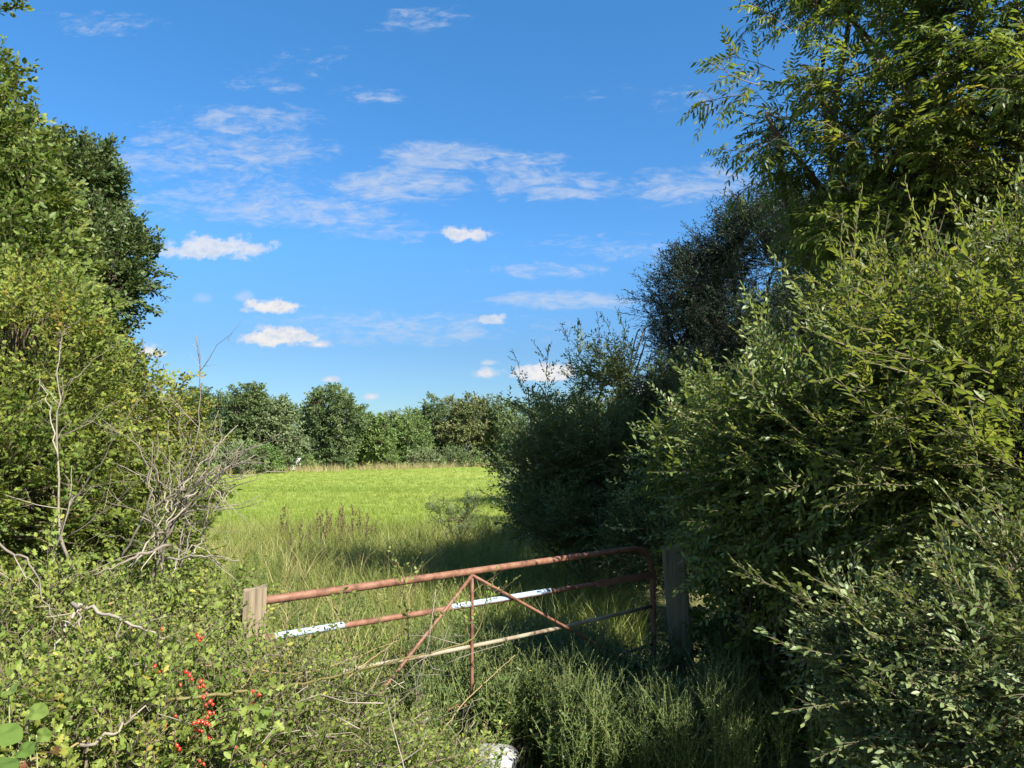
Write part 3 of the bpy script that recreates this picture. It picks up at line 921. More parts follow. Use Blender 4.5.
b0 = at(150, 640, 3.9)
mb = dead_branches([
    ([at(150, 620, 4.0), at(165, 540, 3.9), at(178, 490, 3.9), at(200, 425, 3.9), at(196, 335, 3.9)], .011),
    ([at(140, 620, 3.8), at(170, 530, 3.8), at(205, 490, 3.8), at(245, 452, 3.8), at(280, 434, 3.75)], .014),
    ([at(175, 520, 3.9), at(200, 480, 3.9), at(220, 475, 3.85), at(245, 476, 3.8)], .010),
    ([at(180, 500, 3.8), at(215, 480, 3.8), at(235, 460, 3.75), at(262, 444, 3.7)], .009),
    ([at(120, 560, 3.8), at(150, 500, 3.8), at(140, 450, 3.8), at(108, 425, 3.8)], .009),
    ([at(205, 480, 3.8), at(225, 500, 3.7), at(250, 525, 3.7)], .006),
    ([at(165, 560, 3.7), at(205, 556, 3.6), at(240, 560, 3.6)], .009),
    ([at(170, 545, 3.7), at(130, 560, 3.5), at(95, 575, 3.4)], .012),
    ([at(185, 500, 3.9), at(215, 455, 3.9), at(222, 420, 3.9)], .006),
    ([at(160, 520, 3.9), at(155, 470, 3.9), at(158, 430, 3.9)], .006),
    ([at(190, 560, 3.7), at(200, 540, 3.7), at(215, 510, 3.6), at(232, 490, 3.6)], .007),
] + [([at(q[0] - (e[0] - q[0]) * random.uniform(.2, .9), q[1] + random.uniform(20, 70), random.uniform(3.7, 3.95)), at(*q, 3.85), at(*e, random.uniform(3.6, 3.95))], random.uniform(.004, .0075)) for q, e in
     [((190, 490), (225, 462)), ((200, 500), (262, 478)), ((180, 470), (180, 405)), ((205, 490), (250, 470)), ((195, 470), (238, 425)), ((160, 480), (130, 430)), ((200, 520), (262, 500)), ((150, 520), (105, 500)),
      ((190, 510), (232, 508)), ((185, 480), (205, 440)), ((170, 480), (168, 420)), ((140, 540), (95, 535)), ((195, 545), (240, 585)), ((180, 500), (255, 455)), ((200, 480), (270, 455)), ((150, 490), (120, 465))]], 3)
o = mb.build("dead_bush", M["dead"], None, b0 * (1, 1, 0))
tag(o, "bare grey dead thorn bush with spiky branches reaching over the field", "bush")

mb = dead_branches([
    ([at(30, 660, 4.0), at(45, 600, 4.0), at(58, 540, 4.0), at(57, 430, 4.0), at(60, 345, 4.0)], .014),
    ([at(58, 540, 4.0), at(75, 500, 4.0), at(105, 455, 3.95), at(138, 398, 3.9)], .010),
    ([at(60, 535, 4.0), at(80, 590, 3.8), at(92, 640, 3.7)], .013),
    ([at(58, 460, 4.0), at(48, 400, 4.0), at(36, 380, 4.0)], .006),
    ([at(60, 350, 4.0), at(66, 330, 4.0), at(80, 318, 4.0)], .005),
    ([at(60, 390, 4.0), at(85, 370, 4.0), at(120, 340, 4.0)], .004),
], 2)
tag(mb.build("dead_sapling", M["dead"], None, at(30, 660, 4.0) * (1, 1, 0)), "thin grey dead sapling standing in front of the hawthorn bush", "sapling")

mb = dead_branches([
    ([at(72, 603, 3.0), at(110, 615, 2.95), at(150, 632, 2.9), at(172, 642, 2.9)], .012),
    ([at(80, 603, 3.0), at(68, 625, 2.9), at(52, 655, 2.8)], .013),
    ([at(82, 604, 3.0), at(78, 635, 2.8), at(68, 655, 2.8)], .007),
], 2)
tag(mb.build("fallen_branch", M["dead"], None, at(80, 650, 2.9) * (1, 1, 0)), "broken pale dead branch caught low in the brambles at left", "branch")

for pts, lab in [([at(-15, 535, 3.0), at(25, 560, 3.0), at(45, 600, 3.0), at(60, 640, 2.9)], "thin pale dead branch slanting down from the left edge of the hawthorn"),
                 ([at(80, 745, 2.2), at(110, 735, 2.2), at(135, 715, 2.3), at(165, 700, 2.4)], "short thick dead stick lying in the brambles below the rose hips"),
                 ([at(85, 650, 2.7), at(120, 660, 2.7), at(150, 668, 2.7)], "dark broken dead stick pointing at the upper left rose hips")]:
    tag(dead_branches([(pts, .008)], 2).build("fallen_branch", M["dead"], None, pts[0] * (1, 1, 0)), lab, "branch")

# ------------------------------------------------------------------ foreground thicket, left
plant("bramble_bush", "low leafy bramble thicket in the bottom left corner", "bramble", (-1.6, 2.7, 0),
      lob((20, 760, 2.5, (.45, .4, .3)), (95, 730, 2.9, (.45, .4, .3)), (0, 680, 3.3, (.5, .45, .35)), (110, 660, 3.6, (.5, .4, .3)), (150, 800, 2.5, (.5, .35, .3)), (180, 640, 4.1, (.4, .4, .3)), (60, 830, 2.3, (.6, .3, .3)), (50, 640, 3.8, (.5, .4, .3)), (215, 650, 4.3, (.25, .3, .25))),
      2300, T_bram + T_haw[:3], "rose", seed=5, rough=.55, freq=3.5, gap=-.25, stems=9, stem_r=.005, size=(.6, 1.05), branchlet=.6, br=.003, up=.45, rnd=.6,
      extra=[(at(120, 655, 2.7), (.6, -.2, .5), .8), (at(60, 680, 2.5), (-.2, -.3, .8), .8)])

rose = plant("wild_rose", "straggling wild rose bush with scattered red hips in the foreground", "rose bush", (-.95, 3.0, 0),
      lob((200, 750, 2.9, (.5, .4, .33)), (270, 780, 3.0, (.5, .4, .3)), (160, 690, 3.3, (.4, .35, .28)), (340, 790, 3.2, (.45, .4, .28)), (220, 710, 3.5, (.35, .3, .22)), (250, 840, 2.6, (.7, .3, .3)), (380, 770, 3.7, (.42, .4, .26)), (305, 740, 3.5, (.35, .3, .22)), (130, 650, 3.7, (.4, .3, .25)), (345, 715, 3.9, (.3, .3, .2)), (270, 700, 3.55, (.25, .2, .16))),
      2300, T_rose + T_bram[:3], "rose", seed=6, rough=.55, freq=4, gap=-.25, stems=9, stem_r=.0045, size=(.6, 1.05), branchlet=.5, br=.0025, up=.5, rnd=.6,
      extra=[(at(404, 600, 3.68), (-.1, 0, 1), .95), (at(408, 640, 3.66), (.1, -.2, .8), .9), (at(486, 612, 4.0), (.1, 0, 1), .9), (at(478, 630, 4.0), (-.6, 0, .6), .9), (at(480, 612, 4.0), (-.8, 0, .5), .8), (at(488, 604, 4.0), (.6, 0, .6), .8), (at(470, 640, 4.0), (-.3, -.2, .9), .9),
             (at(405, 625, 3.68), (.7, 0, .3), .7), (at(360, 662, 3.6), (.3, 0, .6), .9), (at(402, 585, 3.68), (.3, 0, .6), .6), (at(330, 680, 3.4), (-.2, 0, .9), .9), (at(430, 655, 3.75), (.2, 0, .9), .9), (at(385, 650, 3.6), (-.3, 0, .9), .8), (at(300, 665, 3.4), (.3, 0, .9), .8)])
RB = np.array(rose.location)
dm = MB()
n = 420
b = np.stack([rng.uniform(-60, 470, n), rng.uniform(640, 830, n), rng.uniform(2.3, 4.0, n)], 1)
q = np.array([at(*v) for v in b]); q = q[(q[:, 2] > .25) & (q[:, 2] < 1.15)]
n = len(q)
d = unit(rng.normal(0, 1, (n, 3)) * (1, .7, .6) + (.25, 0, .15)); L = rng.uniform(.12, .5, n)[:, None]
tubes(dm, np.stack([q - d * L * .5, q - d * L * .1 + rng.normal(0, .012, (n, 3)), q + d * L * .2 + rng.normal(0, .015, (n, 3)), q + d * L * .5 + rng.normal(0, .03, (n, 3))], 1), rng.uniform(.0009, .0026, n)[:, None] * np.array([[1, .9, .75, .4]]), 4)
tag(dm.build("dry_stems", M["dead"], None, RB), "tangle of thin dry stems and thorny twigs through the rose and brambles", "dry stems", kind="stuff")
cm = MB()
for pts, r in [([at(150, 705, 2.4), at(188, 698, 2.4), at(270, 688, 2.6), at(340, 675, 3.0), at(420, 655, 3.7), at(470, 640, 4.0), at(484, 612, 4.05), at(488, 585, 4.05)], .0062),
               ([at(300, 720, 3.2), at(360, 668, 3.5), at(395, 640, 3.7), at(408, 610, 3.7), at(403, 575, 3.7), at(396, 560, 3.7)], .0035),
               ([at(200, 665, 2.9), at(250, 668, 3.1), at(310, 672, 3.4), at(400, 640, 3.9)], .004),
               ([at(150, 725, 2.6), at(200, 708, 2.7), at(240, 706, 2.8)], .003),
               ([at(185, 732, 2.5), at(195, 760, 2.4), at(200, 790, 2.4)], .003),
               ([at(240, 640, 3.5), at(210, 655, 3.3), at(170, 690, 3.0)], .004),
               ([at(340, 760, 3.2), at(385, 790, 3.2)], .004),
               ([at(330, 700, 3.4), at(355, 735, 3.2), at(400, 768, 3.2)], .0045),
               ([at(440, 735, 4.3), at(462, 705, 4.4), at(490, 678, 4.6), at(515, 655, 4.7)], .0042),
               ([at(100, 760, 2.3), at(170, 735, 2.4), at(230, 700, 2.6), at(260, 660, 2.8)], .0045),
               ([at(-10, 770, 2.0), at(60, 752, 2.2), at(130, 718, 2.4), at(185, 690, 2.6)], .0045)]:
    ln = curve(pts, 8)
    ln[1:-1] += rng.normal(0, .002, ln[1:-1].shape)
    tubes(cm, ln[None], np.linspace(r, r * .45, len(ln))[None], 6)
cm.build("canes", M["cane"], rose, RB)

# red hips
def hip_mesh():
    mb = MB()
    n, m = 9, 10
    V, T = [], []
    for i in range(n):
        th = math.pi * i / (n - 1); z = math.cos(th); r = math.sin(th) ** .85
        for j in range(m):
            a = 2 * math.pi * j / m
            V.append((r * math.cos(a) * .0052, r * math.sin(a) * .0052, z * .0068))
    for i in range(n - 1):
        for j in range(m):
            a, b_, c_, d_ = i * m + j, i * m + (j + 1) % m, (i + 1) * m + (j + 1) % m, (i + 1) * m + j
            T += [(a, d_, c_), (a, c_, b_)]
    mb.add(V, T, np.full(len(V), .5))
    return mb


def cap_mesh():
    mb = MB()
    for j in range(5):
        a = j * 1.2566
        leaves(mb, dia, np.array([[0, 0, -.008]]), np.array([[math.cos(a), math.sin(a), -.8]]), np.array([[0, 0, 1.0]]), np.array([.006]), np.array([.003]), np.array([.5]))
    tubes(mb, np.array([[(0, 0, .008), (.002, 0, .018), (.006, 0, .028)]]), np.array([[.001, .0008, .0008]]), 3)
    return mb


hips = [(201, 633), (203, 640), (199, 642), (165, 631), (156, 671), (152, 665), (187, 669), (188, 673), (181, 683), (191, 682), (199, 681), (203, 686), (201, 690), (205, 694), (203, 705), (206, 703), (213, 706), (207, 710), (206, 717), (210, 721), (208, 724), (196, 726), (201, 722), (204, 729), (200, 731), (198, 729), (206, 734), (254, 694), (257, 698), (255, 703), (174, 748), (179, 747), (177, 752), (236, 747), (234, 751), (238, 752), (200, 762), (207, 766), (261, 763), (263, 767), (175, 716), (163, 724), (211, 715), (195, 735), (209, 699), (202, 699), (198, 724), (207, 726)]
hm, cp = hip_mesh(), cap_mesh()
hp = None
for i, (px, py) in enumerate(hips):
    d = 2.28 - (py - 690) * .0012 + random.uniform(-.05, .05)
    p = at(px + random.uniform(-3.5, 3.5), py + random.uniform(-3, 3), d + .06) - RB
    if hp is None:
        hp = hm.build("rose_hip", M["hip"], rose, (0, 0, 0)); hcap = cp.build("sepals", M["hipcap"], hp, (0, 0, 0)); o = hp
    else:
        o = hp.copy(); COL.objects.link(o); o.parent = rose
        q = hcap.copy(); COL.objects.link(q); q.parent = o
    o.location = p; o.rotation_euler = (random.uniform(-1, 1), random.uniform(-1, 1), random.random() * 6)
    s = random.uniform(.65, 1.2); o.scale = (s, s, s)

# big round leaves in the corner
ms = MB()
bb = at(8, 740, 1.95) * (1, 1, 0)
root2 = thing("burdock_plant", "broad-leaved green plant low in the bottom left corner", "plant", bb)
def broad_leaf():
    n = 26
    V = [(.45, 0, 0)]
    for i in range(n):
        a = 2 * math.pi * i / n
        r = .5 * (1 + .04 * math.sin(5 * a) + .03 * math.sin(9 * a + 1)) * (1 - .28 * math.exp(-((a - math.pi) / .35) ** 2)) * (1 + .12 * math.exp(-(min(a, 6.283 - a) / .3) ** 2))
        V.append((.48 + r * math.cos(a), r * math.sin(a), .05 * math.sin(3 * a) + .12 * abs(math.sin(a)) - .2 * (.5 + .5 * math.cos(a)) ** 2))
    for i in range(n):
        x, y, z = V[1 + i]; V.append((.46 + (x - .46) * .5, y * .5, z * .45 + .03 * math.sin(7 * i)))
    T = [(0, 1 + n + i, 1 + n + (i + 1) % n) for i in range(n)]
    for i in range(n):
        j = (i + 1) % n
        T += [(1 + n + i, 1 + i, 1 + j), (1 + n + i, 1 + j, 1 + n + j)]
    return np.array(V), np.array(T)


big = broad_leaf()
for (px, py, Y, l, dx) in [(8, 735, 1.9, .13, .9), (-6, 690, 2.0, .1, .6), (40, 712, 2.05, .085, .8), (18, 690, 2.1, .07, .3), (5, 765, 1.8, .13, .8), (45, 735, 2.0, .06, 1), (-12, 720, 2, .12, .8), (30, 750, 1.9, .08, .5)]:
    p = at(px, py, Y)
    l *= .72
    mb = MB()
    leaves(mb, big, p[None] + np.array([[-l / 2, 0, 0]]), np.array([[dx, -.3, .1]]), np.array([[.2, -.5, .9]]) + rng.normal(0, .4, (1, 3)), np.array([l]), np.array([l * .8]), np.array([rng.uniform(.35, .7)]))
    mb.build("leaf", M["bramble"], root2, bb)
    f = p * (1, 1, 0) + np.array([-.1, .1, 0]); tubes(ms, np.array([[f, (f + p) / 2 + (0, .05, .2), p + (-l / 2, 0, 0)]]), np.array([[.004, .003, .002]]), 4)
ms.build("stems", M["greenstem"], root2, bb)

# ------------------------------------------------------------------ right side
plant("willow_bush", "big sunlit yellow-green narrow-leaved bush spilling in from the right edge", "bush", (3.2, 4.8, 0),
      lob((900, 370, 4.9, (.6, .8, .48)), (980, 365, 4.6, (.7, .8, .5)), (940, 430, 4.4, (.7, .8, .6)), (1040, 430, 4.2, (.7, .8, .75)), (890, 500, 4.5, (.5, .6, .35)), (1020, 500, 3.9, (.55, .6, .45)), (1070, 360, 4.6, .7), (855, 375, 5.2, (.5, .7, .42)), (860, 430, 4.7, (.4, .5, .4))),
      760, T_bough + T_willow[:2], "willow", seed=7, rough=.5, gap=-.2, freq=1.8, stems=4, stem_r=.02, size=(.6, 1.1), up=.15, rnd=.6, lean=(-.3, -.3, 0), roll=.6, shell=.65, oh=.8,
      extra=[(at(880, 310, 4.9), (-.5, 0, .9), .45), (at(880, 330, 4.6), (-.8, -.3, .5), .8), (at(930, 350, 4.2), (-.8, -.4, .3), .8), (at(1000, 380, 3.9), (-.8, -.4, .3), .8)])
plant("spindle_bush", "mid green arching bush between the sunlit bush and the shaded sallow", "bush", (1.9, 5.6, 0),
      lob((835, 400, 5.3, (.6, .8, .45)), (810, 450, 5.0, (.6, .8, .5)), (765, 480, 5.4, (.45, .7, .4)), (775, 515, 5.5, (.42, .5, .3)), (785, 430, 5.6, (.45, .6, .36)), (735, 485, 5.9, (.3, .5, .25)), (800, 535, 5.0, (.5, .5, .22)), (860, 480, 4.8, (.5, .5, .35)), (725, 470, 6.2, (.45, .5, .4)), (860, 560, 4.9, (.4, .4, .2))),
      760, T_bough_oval + T_oval[:2], "spindle", seed=17, rough=.5, gap=-.25, freq=1.9, stems=4, stem_r=.018, size=(.55, 1.05), up=.15, rnd=.55, lean=(-.35, -.25, 0), roll=.6, shell=.65, oh=.8,
      extra=[(at(770, 420, 5.2), (-.9, -.1, .3), .75), (at(750, 440, 5.2), (-.8, -.2, .25), .7), (at(735, 490, 5.1), (-1, -.2, .1), .7), (at(760, 475, 4.9), (-.8, -.3, .6), .7), (at(755, 515, 5.0), (-1, -.3, .2), .6)])
plant("privet_bush", "grey-green oval-leaved branches reaching out at the lower right", "bush", (2.1, 3.4, 0),
      lob((960, 640, 3.1, (.33, .4, .26)), (1010, 700, 3.0, (.38, .45, .36)), (900, 690, 3.2, (.3, .4, .24)), (1020, 580, 3.2, (.25, .35, .26)), (930, 740, 3.0, (.3, .35, .2)), (870, 640, 3.4, (.26, .35, .16)), (1050, 640, 3.2, .45)),
      800, T_oval, "grey_leaf", seed=8, rough=.35, gap=-.5, freq=3.0, stems=3, stem_r=.011, size=(.6, 1.0), up=.2, lean=(-.5, -.25, .05), branchlet=.6, br=.004,
      extra=[(at(800, 598, 3.1), (-.9, 0, .45), .8), (at(770, 585, 3.1), (-.9, 0, .5), .55), (at(850, 625, 3.1), (-.9, -.1, .45), 1.0), (at(880, 620, 3.0), (-.8, 0, .6), 1.0), (at(835, 655, 3.1), (-.9, 0, .1), .9), (at(960, 590, 2.9), (-.4, 0, .9), .9), (at(985, 545, 2.95), (-.5, 0, .8), .8), (at(860, 700, 3.0), (-.9, 0, -.1), .9), (at(880, 735, 2.9), (-.8, 0, -.2), .8), (at(1000, 520, 3.0), (-.5, 0, .7), .8)])
plant("hazel_bush", "shaded round-leaved bush crowding the mossy gatepost", "bush", (2.1, 6.0, 0),
      lob((750, 600, 5.9, (.4, .45, .45)), (810, 560, 5.6, (.6, .5, .5)), (720, 660, 6.1, (.3, .3, .4)), (820, 680, 5.4, (.6, .5, .45)), (900, 600, 5.0, (.5, .5, .5)), (930, 540, 4.8, (.4, .4, .35)), (710, 560, 6.4, (.25, .3, .25)), (900, 700, 4.6, (.4, .4, .4)), (1000, 620, 4.6, (.5, .5, .6)), (712, 640, 6.0, (.16, .15, .2))),
      1500, T_hazel, "bramble", seed=9, rough=.25, freq=2.5, stems=4, stem_r=.015, size=(.6, 1.0), up=.2, shell=.6)
plant("sallow_bush", "dull grey-green sallow bush right of the field opening", "bush", (1.2, 10.5, 0),
      lob((615, 450, 10, (1.0, 1.0, .75)), (575, 470, 10.5, (.75, .9, .6)), (665, 480, 9.5, (1, 1, .8)), (555, 505, 10.5, (.5, .8, .45)), (590, 525, 9.5, (.7, .8, .5)), (700, 440, 9.5, (.9, 1, .9)), (620, 375, 10, (.6, .6, .5)), (665, 545, 8.5, (.75, .7, .5)), (700, 520, 8, (.7, .7, .6)), (548, 415, 10.8, (.5, .5, .55)), (590, 385, 10.5, (.5, .5, .6)), (655, 365, 10, (.55, .5, .5)), (530, 400, 10.6, (.35, .4, .4)), (640, 345, 10, (.35, .4, .35))),
      3000, T_sallow, "sallow", seed=10, rough=.42, gap=-.3, freq=1.6, stems=3, stem_r=.025, size=(.6, 1.05), up=.5, br=.007, lean=(-.15, 0, 0),
      extra=[(at(548, 385, 10.3), (-.2, 0, 1), 1.0), (at(528, 400, 10.5), (-.35, 0, 1), .9), (at(520, 372, 10.5), (-.2, 0, 1), .6), (at(580, 360, 10.2), (-.2, 0, 1), 1.0), (at(600, 350, 10), (.0, 0, 1), .9), (at(570, 345, 10.1), (-.4, 0, 1), .6), (at(625, 345, 10), (.1, 0, 1), .9), (at(508, 470, 10.5), (-1, 0, .3), .7), (at(505, 500, 10.3), (-1, 0, .2), .7), (at(655, 340, 10), (-.1, 0, 1), .8), (at(545, 360, 10.4), (-.5, 0, .9), .6), (at(610, 335, 10), (-.1, 0, 1), .6)])
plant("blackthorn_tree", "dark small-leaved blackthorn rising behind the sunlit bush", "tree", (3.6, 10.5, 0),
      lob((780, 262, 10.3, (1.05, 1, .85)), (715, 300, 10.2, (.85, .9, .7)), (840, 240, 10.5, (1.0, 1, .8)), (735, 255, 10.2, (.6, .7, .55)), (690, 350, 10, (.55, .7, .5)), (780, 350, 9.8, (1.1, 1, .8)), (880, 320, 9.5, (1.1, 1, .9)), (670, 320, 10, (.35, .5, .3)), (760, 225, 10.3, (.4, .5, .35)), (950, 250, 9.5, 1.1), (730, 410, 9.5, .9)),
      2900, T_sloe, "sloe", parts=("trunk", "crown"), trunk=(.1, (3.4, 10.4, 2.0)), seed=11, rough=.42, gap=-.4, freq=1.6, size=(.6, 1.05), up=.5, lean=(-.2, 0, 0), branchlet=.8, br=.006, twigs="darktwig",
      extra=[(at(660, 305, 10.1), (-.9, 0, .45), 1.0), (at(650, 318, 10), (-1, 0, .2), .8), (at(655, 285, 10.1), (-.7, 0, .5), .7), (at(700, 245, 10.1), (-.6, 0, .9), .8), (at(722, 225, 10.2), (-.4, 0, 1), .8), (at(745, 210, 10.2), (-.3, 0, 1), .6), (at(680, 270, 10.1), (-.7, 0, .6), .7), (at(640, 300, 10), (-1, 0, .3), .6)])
plant("ash_tree", "tall feathery ash tree overhanging the upper right corner", "tree", (4.4, 7.4, 0),
      lob((885, 40, 7.2, (1.0, 1.1, .9)), (960, 100, 6.6, (1.1, 1.1, 1.0)), (860, 140, 7, (.95, .9, .75)), (820, 80, 7, (.65, .8, .6)), (930, 210, 6.6, (1.0, .9, .75)), (1050, 180, 6.4, 1.1), (1000, -20, 6.8, 1.3), (860, -40, 7.2, 1.0), (785, 130, 6.8, (.5, .5, .45)), (1040, 270, 6.4, .9), (815, 195, 7.2, (.55, .6, .5)), (880, 260, 6.4, (.7, .6, .5))),
      920, T_ash, "ash", parts=("trunk", "crown"), trunk=(.11, (4.2, 7.3, 3.0)), seed=12, rough=.4, gap=-.3, freq=1.5, size=(.7, 1.1), up=.15, lean=(-.35, -.1, 0), branchlet=.9, br=.008, cull=.6,
      extra=[(at(745, 95, 6.6), (-1, 0, -.05), .9), (at(760, 85, 6.6), (-1, 0, .2), .9), (at(775, 70, 6.7), (-.8, 0, .4), .9), (at(755, 150, 6.6), (-1, 0, -.1), .7), (at(790, 30, 6.8), (-.7, 0, .6), .9), (at(760, 180, 6.8), (-.6, 0, -.4), .7)])
plant("elder_bush", "small dark sapling standing alone in the grass beyond the gate", "sapling", at(460, 545, 14.5) * (1, 1, 0),
      lob((458, 518, 14.5, (.33, .3, .24)), (440, 512, 14.5, (.16, .2, .13)), (470, 510, 14.5, (.2, .25, .16))), 95, T_sallow, "sallow", seed=13, rough=.3, stems=3, stem_r=.01, size=(.35, .6), up=.5)

# hedge running along the right side of the field to the far trees
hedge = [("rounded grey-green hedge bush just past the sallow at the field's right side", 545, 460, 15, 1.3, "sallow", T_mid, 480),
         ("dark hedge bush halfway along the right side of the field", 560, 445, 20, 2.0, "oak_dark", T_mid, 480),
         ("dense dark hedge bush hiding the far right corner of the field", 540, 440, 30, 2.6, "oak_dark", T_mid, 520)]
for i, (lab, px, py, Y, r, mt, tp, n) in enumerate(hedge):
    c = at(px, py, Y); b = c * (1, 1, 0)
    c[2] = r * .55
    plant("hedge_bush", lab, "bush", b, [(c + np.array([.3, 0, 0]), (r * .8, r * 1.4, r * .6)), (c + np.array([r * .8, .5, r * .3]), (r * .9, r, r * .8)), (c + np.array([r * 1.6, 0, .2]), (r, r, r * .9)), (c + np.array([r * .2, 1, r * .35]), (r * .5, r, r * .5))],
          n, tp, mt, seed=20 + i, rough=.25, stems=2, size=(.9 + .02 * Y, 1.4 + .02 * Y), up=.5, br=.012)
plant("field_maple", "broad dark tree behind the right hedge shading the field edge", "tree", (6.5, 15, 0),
      [((6, 15, 3.4), (2.4, 2.4, 1.8)), ((5, 14, 2.0), (1.8, 2, 1.6)), ((7.5, 14, 4), (2.4, 2.2, 1.8)), ((3.6, 15.5, 1.8), (1.5, 1.8, 1.4))], 900, T_oak, "oak_dark", parts=("trunk", "crown"), trunk=(.2, (6.2, 15, 2.2)), seed=27, rough=.25, size=(.9, 1.4), br=.012)

# ------------------------------------------------------------------ far trees
def far_lobes(W, H, seed, n=11, low=.1):
    r = np.random.default_rng(seed)
    L = [((0, 0, H * .5), (W * .36, W * .36, H * .36))]
    for i in range(n):
        z = H * r.uniform(low + .12, .86)
        f = math.sin(math.pi * np.clip((z / H - low * .5) / (1.02 - low * .5), 0, 1)) ** .55
        a = r.random() * 6.28
        rad = W * .5 * f * r.uniform(.45, .75)
        s = W * r.uniform(.14, .24)
        L.append(((math.cos(a) * rad, math.sin(a) * rad, z), (s, s, s * r.uniform(.75, 1))))
    L.append(((0, 0, H * .86), (W * .2, W * .2, H * .13)))
    return L


def far_tree(name, label, px, top, Y, wpx, mat, n, seed, low=.05, size=(.75, 1.2), gap=-9, cat="tree", group="trees along the far side of the field"):
    c = at(px, 455, Y); c[2] = 0
    H = at(px, top, Y)[2]; W = wpx * Y / F
    k = W / 8.0
    lobes = [(np.array(l[0]) + c, np.array(l[1]) * 1.12) for l in far_lobes(W, H, seed, low=low)]
    return plant(name, label, cat, c, lobes, int(n * 2.1), T_far, mat, parts=("trunk", "crown"), trunk=(.035 * H, c + (0, 0, H * .35)), seed=seed, rough=.22, gap=gap, freq=.7,
                 size=(size[0] * k ** .35, size[1] * k ** .35), up=.3, branchlet=.3, br=.03, group=group, stems=1, oh=.35)


FT = [
    ("oak_tree", "dark leafy oak second from the left in the far tree line", 198, 390, 86, 52, "far0", 330, 31),
    ("oak_tree", "tallest dark oak of the left end of the far tree line", 243, 386, 88, 52, "far0", 380, 32),
    ("ash_tree", "thin grey-green tree showing sky between its branches before the round oak", 280, 397, 90, 56, "far1", 300, 33),
    ("oak_tree", "big round dark oak standing forward in the middle of the far tree line", 329, 391, 104, 66, "far0", 520, 34),
    ("oak_tree", "dark tree peeping out behind the right side of the big round oak", 360, 406, 118, 34, "far0", 220, 35),
    ("maple_tree", "low mid green bushy tree right of the big round oak", 375, 418, 112, 44, "far2", 300, 36),
    ("lime_tree", "bright green tree in the middle of the right half of the far line", 410, 411, 124, 44, "far2", 320, 37),
    ("oak_tree", "dark green domed tree behind the bright green one", 432, 397, 136, 54, "far0", 380, 38),
    ("beech_tree", "brownish green tree at the right end of the far line", 472, 400, 132, 56, "far3", 420, 39),
    ("oak_tree", "dark tree half hidden by the sallow bush at the right end of the far line", 515, 404, 130, 60, "far0", 360, 40),
    ("beech_tree", "olive tree between the domed tree and the brownish one", 450, 399, 142, 40, "far3", 260, 41),
    ("willow_tree", "pale olive tree showing above the hawthorn at the left end of the far line", 160, 398, 80, 44, "far2", 300, 42),
    ("oak_tree", "dark tree filling the back behind the two left oaks", 222, 396, 104, 60, "far0", 300, 43),
    ("oak_tree", "dark tree in the gap between the thin grey-green tree and the round oak", 300, 408, 140, 48, "far0", 240, 61),
    ("maple_tree", "green tree behind and left of the thin grey-green one", 262, 398, 118, 52, "far2", 280, 62),
    ("oak_tree", "dark tree filling the line between the low bushy tree and the bright green one", 388, 420, 145, 60, "far0", 260, 63),
    ("oak_tree", "dark green tree at the far right just beside the sallow bush", 493, 406, 138, 50, "far0", 260, 64),
    ("ash_tree", "grey-green tree closing the gap between the round oak and the low bushy tree", 395, 414, 138, 46, "far1", 260, 44),
]
for a in FT:
    far_tree(*a, gap=-.5 if a[6] == "far1" else -9)
SB = [
    ("round dark shrub at the foot of the far trees below the low bushy tree", 391, 454, 112, 26, "far2", 60, 51),
    ("pale feathery shrub at the foot of the bright green far tree", 425, 452, 118, 40, "far1", 110, 52),
    ("olive scrub at the foot of the thin grey-green far tree", 262, 447, 80, 46, "far2", 130, 53),
    ("grey-green scrub below the tallest left oak", 236, 444, 76, 40, "far1", 110, 54),
    ("low dark shrub under the big round oak", 340, 457, 104, 40, "far0", 80, 55),
    ("low green shrub at the foot of the brownish far tree", 458, 456, 124, 50, "far0", 100, 56),
    ("leafy scrub below the dark oak second from the left", 200, 440, 74, 50, "far2", 130, 57),
    ("small bush beside the white shed in the far gap", 303, 455, 98, 24, "far2", 50, 58),
]
for lab, px, top, Y, w, mt, n, sd in SB:
    far_tree("scrub_bush", lab, px, top, Y, w, mt, n, sd, low=0, cat="bush", group="scrub along the far field edge", size=(.6, .95))

# white shed glimpsed through the trees
c = at(286, 460, 99); c[2] = 0
shed = thing("white_shed", "small white shed glimpsed through the gap in the far trees", "shed", c)
def boxm(x0, x1, y0, y1, z0, z1):
    V = [(x, y, z) for x in (x0, x1) for y in (y0, y1) for z in (z0, z1)]
    T = []
    for f in [(0, 1, 3, 2), (4, 6, 7, 5), (0, 4, 5, 1), (2, 3, 7, 6), (0, 2, 6, 4), (1, 5, 7, 3)]:
        T += [(f[0], f[1], f[2]), (f[0], f[2], f[3])]
    return V, T
mb = MB(); mb.add(*boxm(-1.6, 1.6, -1.2, 1.2, 0, 1.75)); mb.build("walls", M["shedwall"], shed, flat=True)
mb = MB(); V = [(-1.8, -1.4, 1.76), (1.8, -1.4, 1.76), (1.8, 0, 2.2), (-1.8, 0, 2.2), (1.8, 1.4, 1.76), (-1.8, 1.4, 1.76)]
mb.add(V, [(0, 1, 2), (0, 2, 3), (3, 2, 4), (3, 4, 5), (1, 4, 2), (0, 3, 5), (0, 5, 4), (0, 4, 1)]); mb.build("roof", M["shedroof"], shed, flat=True)
mb = MB(); mb.add(*boxm(.2, .8, -1.225, -1.203, .01, 1.5)); mb.build("door", M["shedroof"], shed, flat=True)

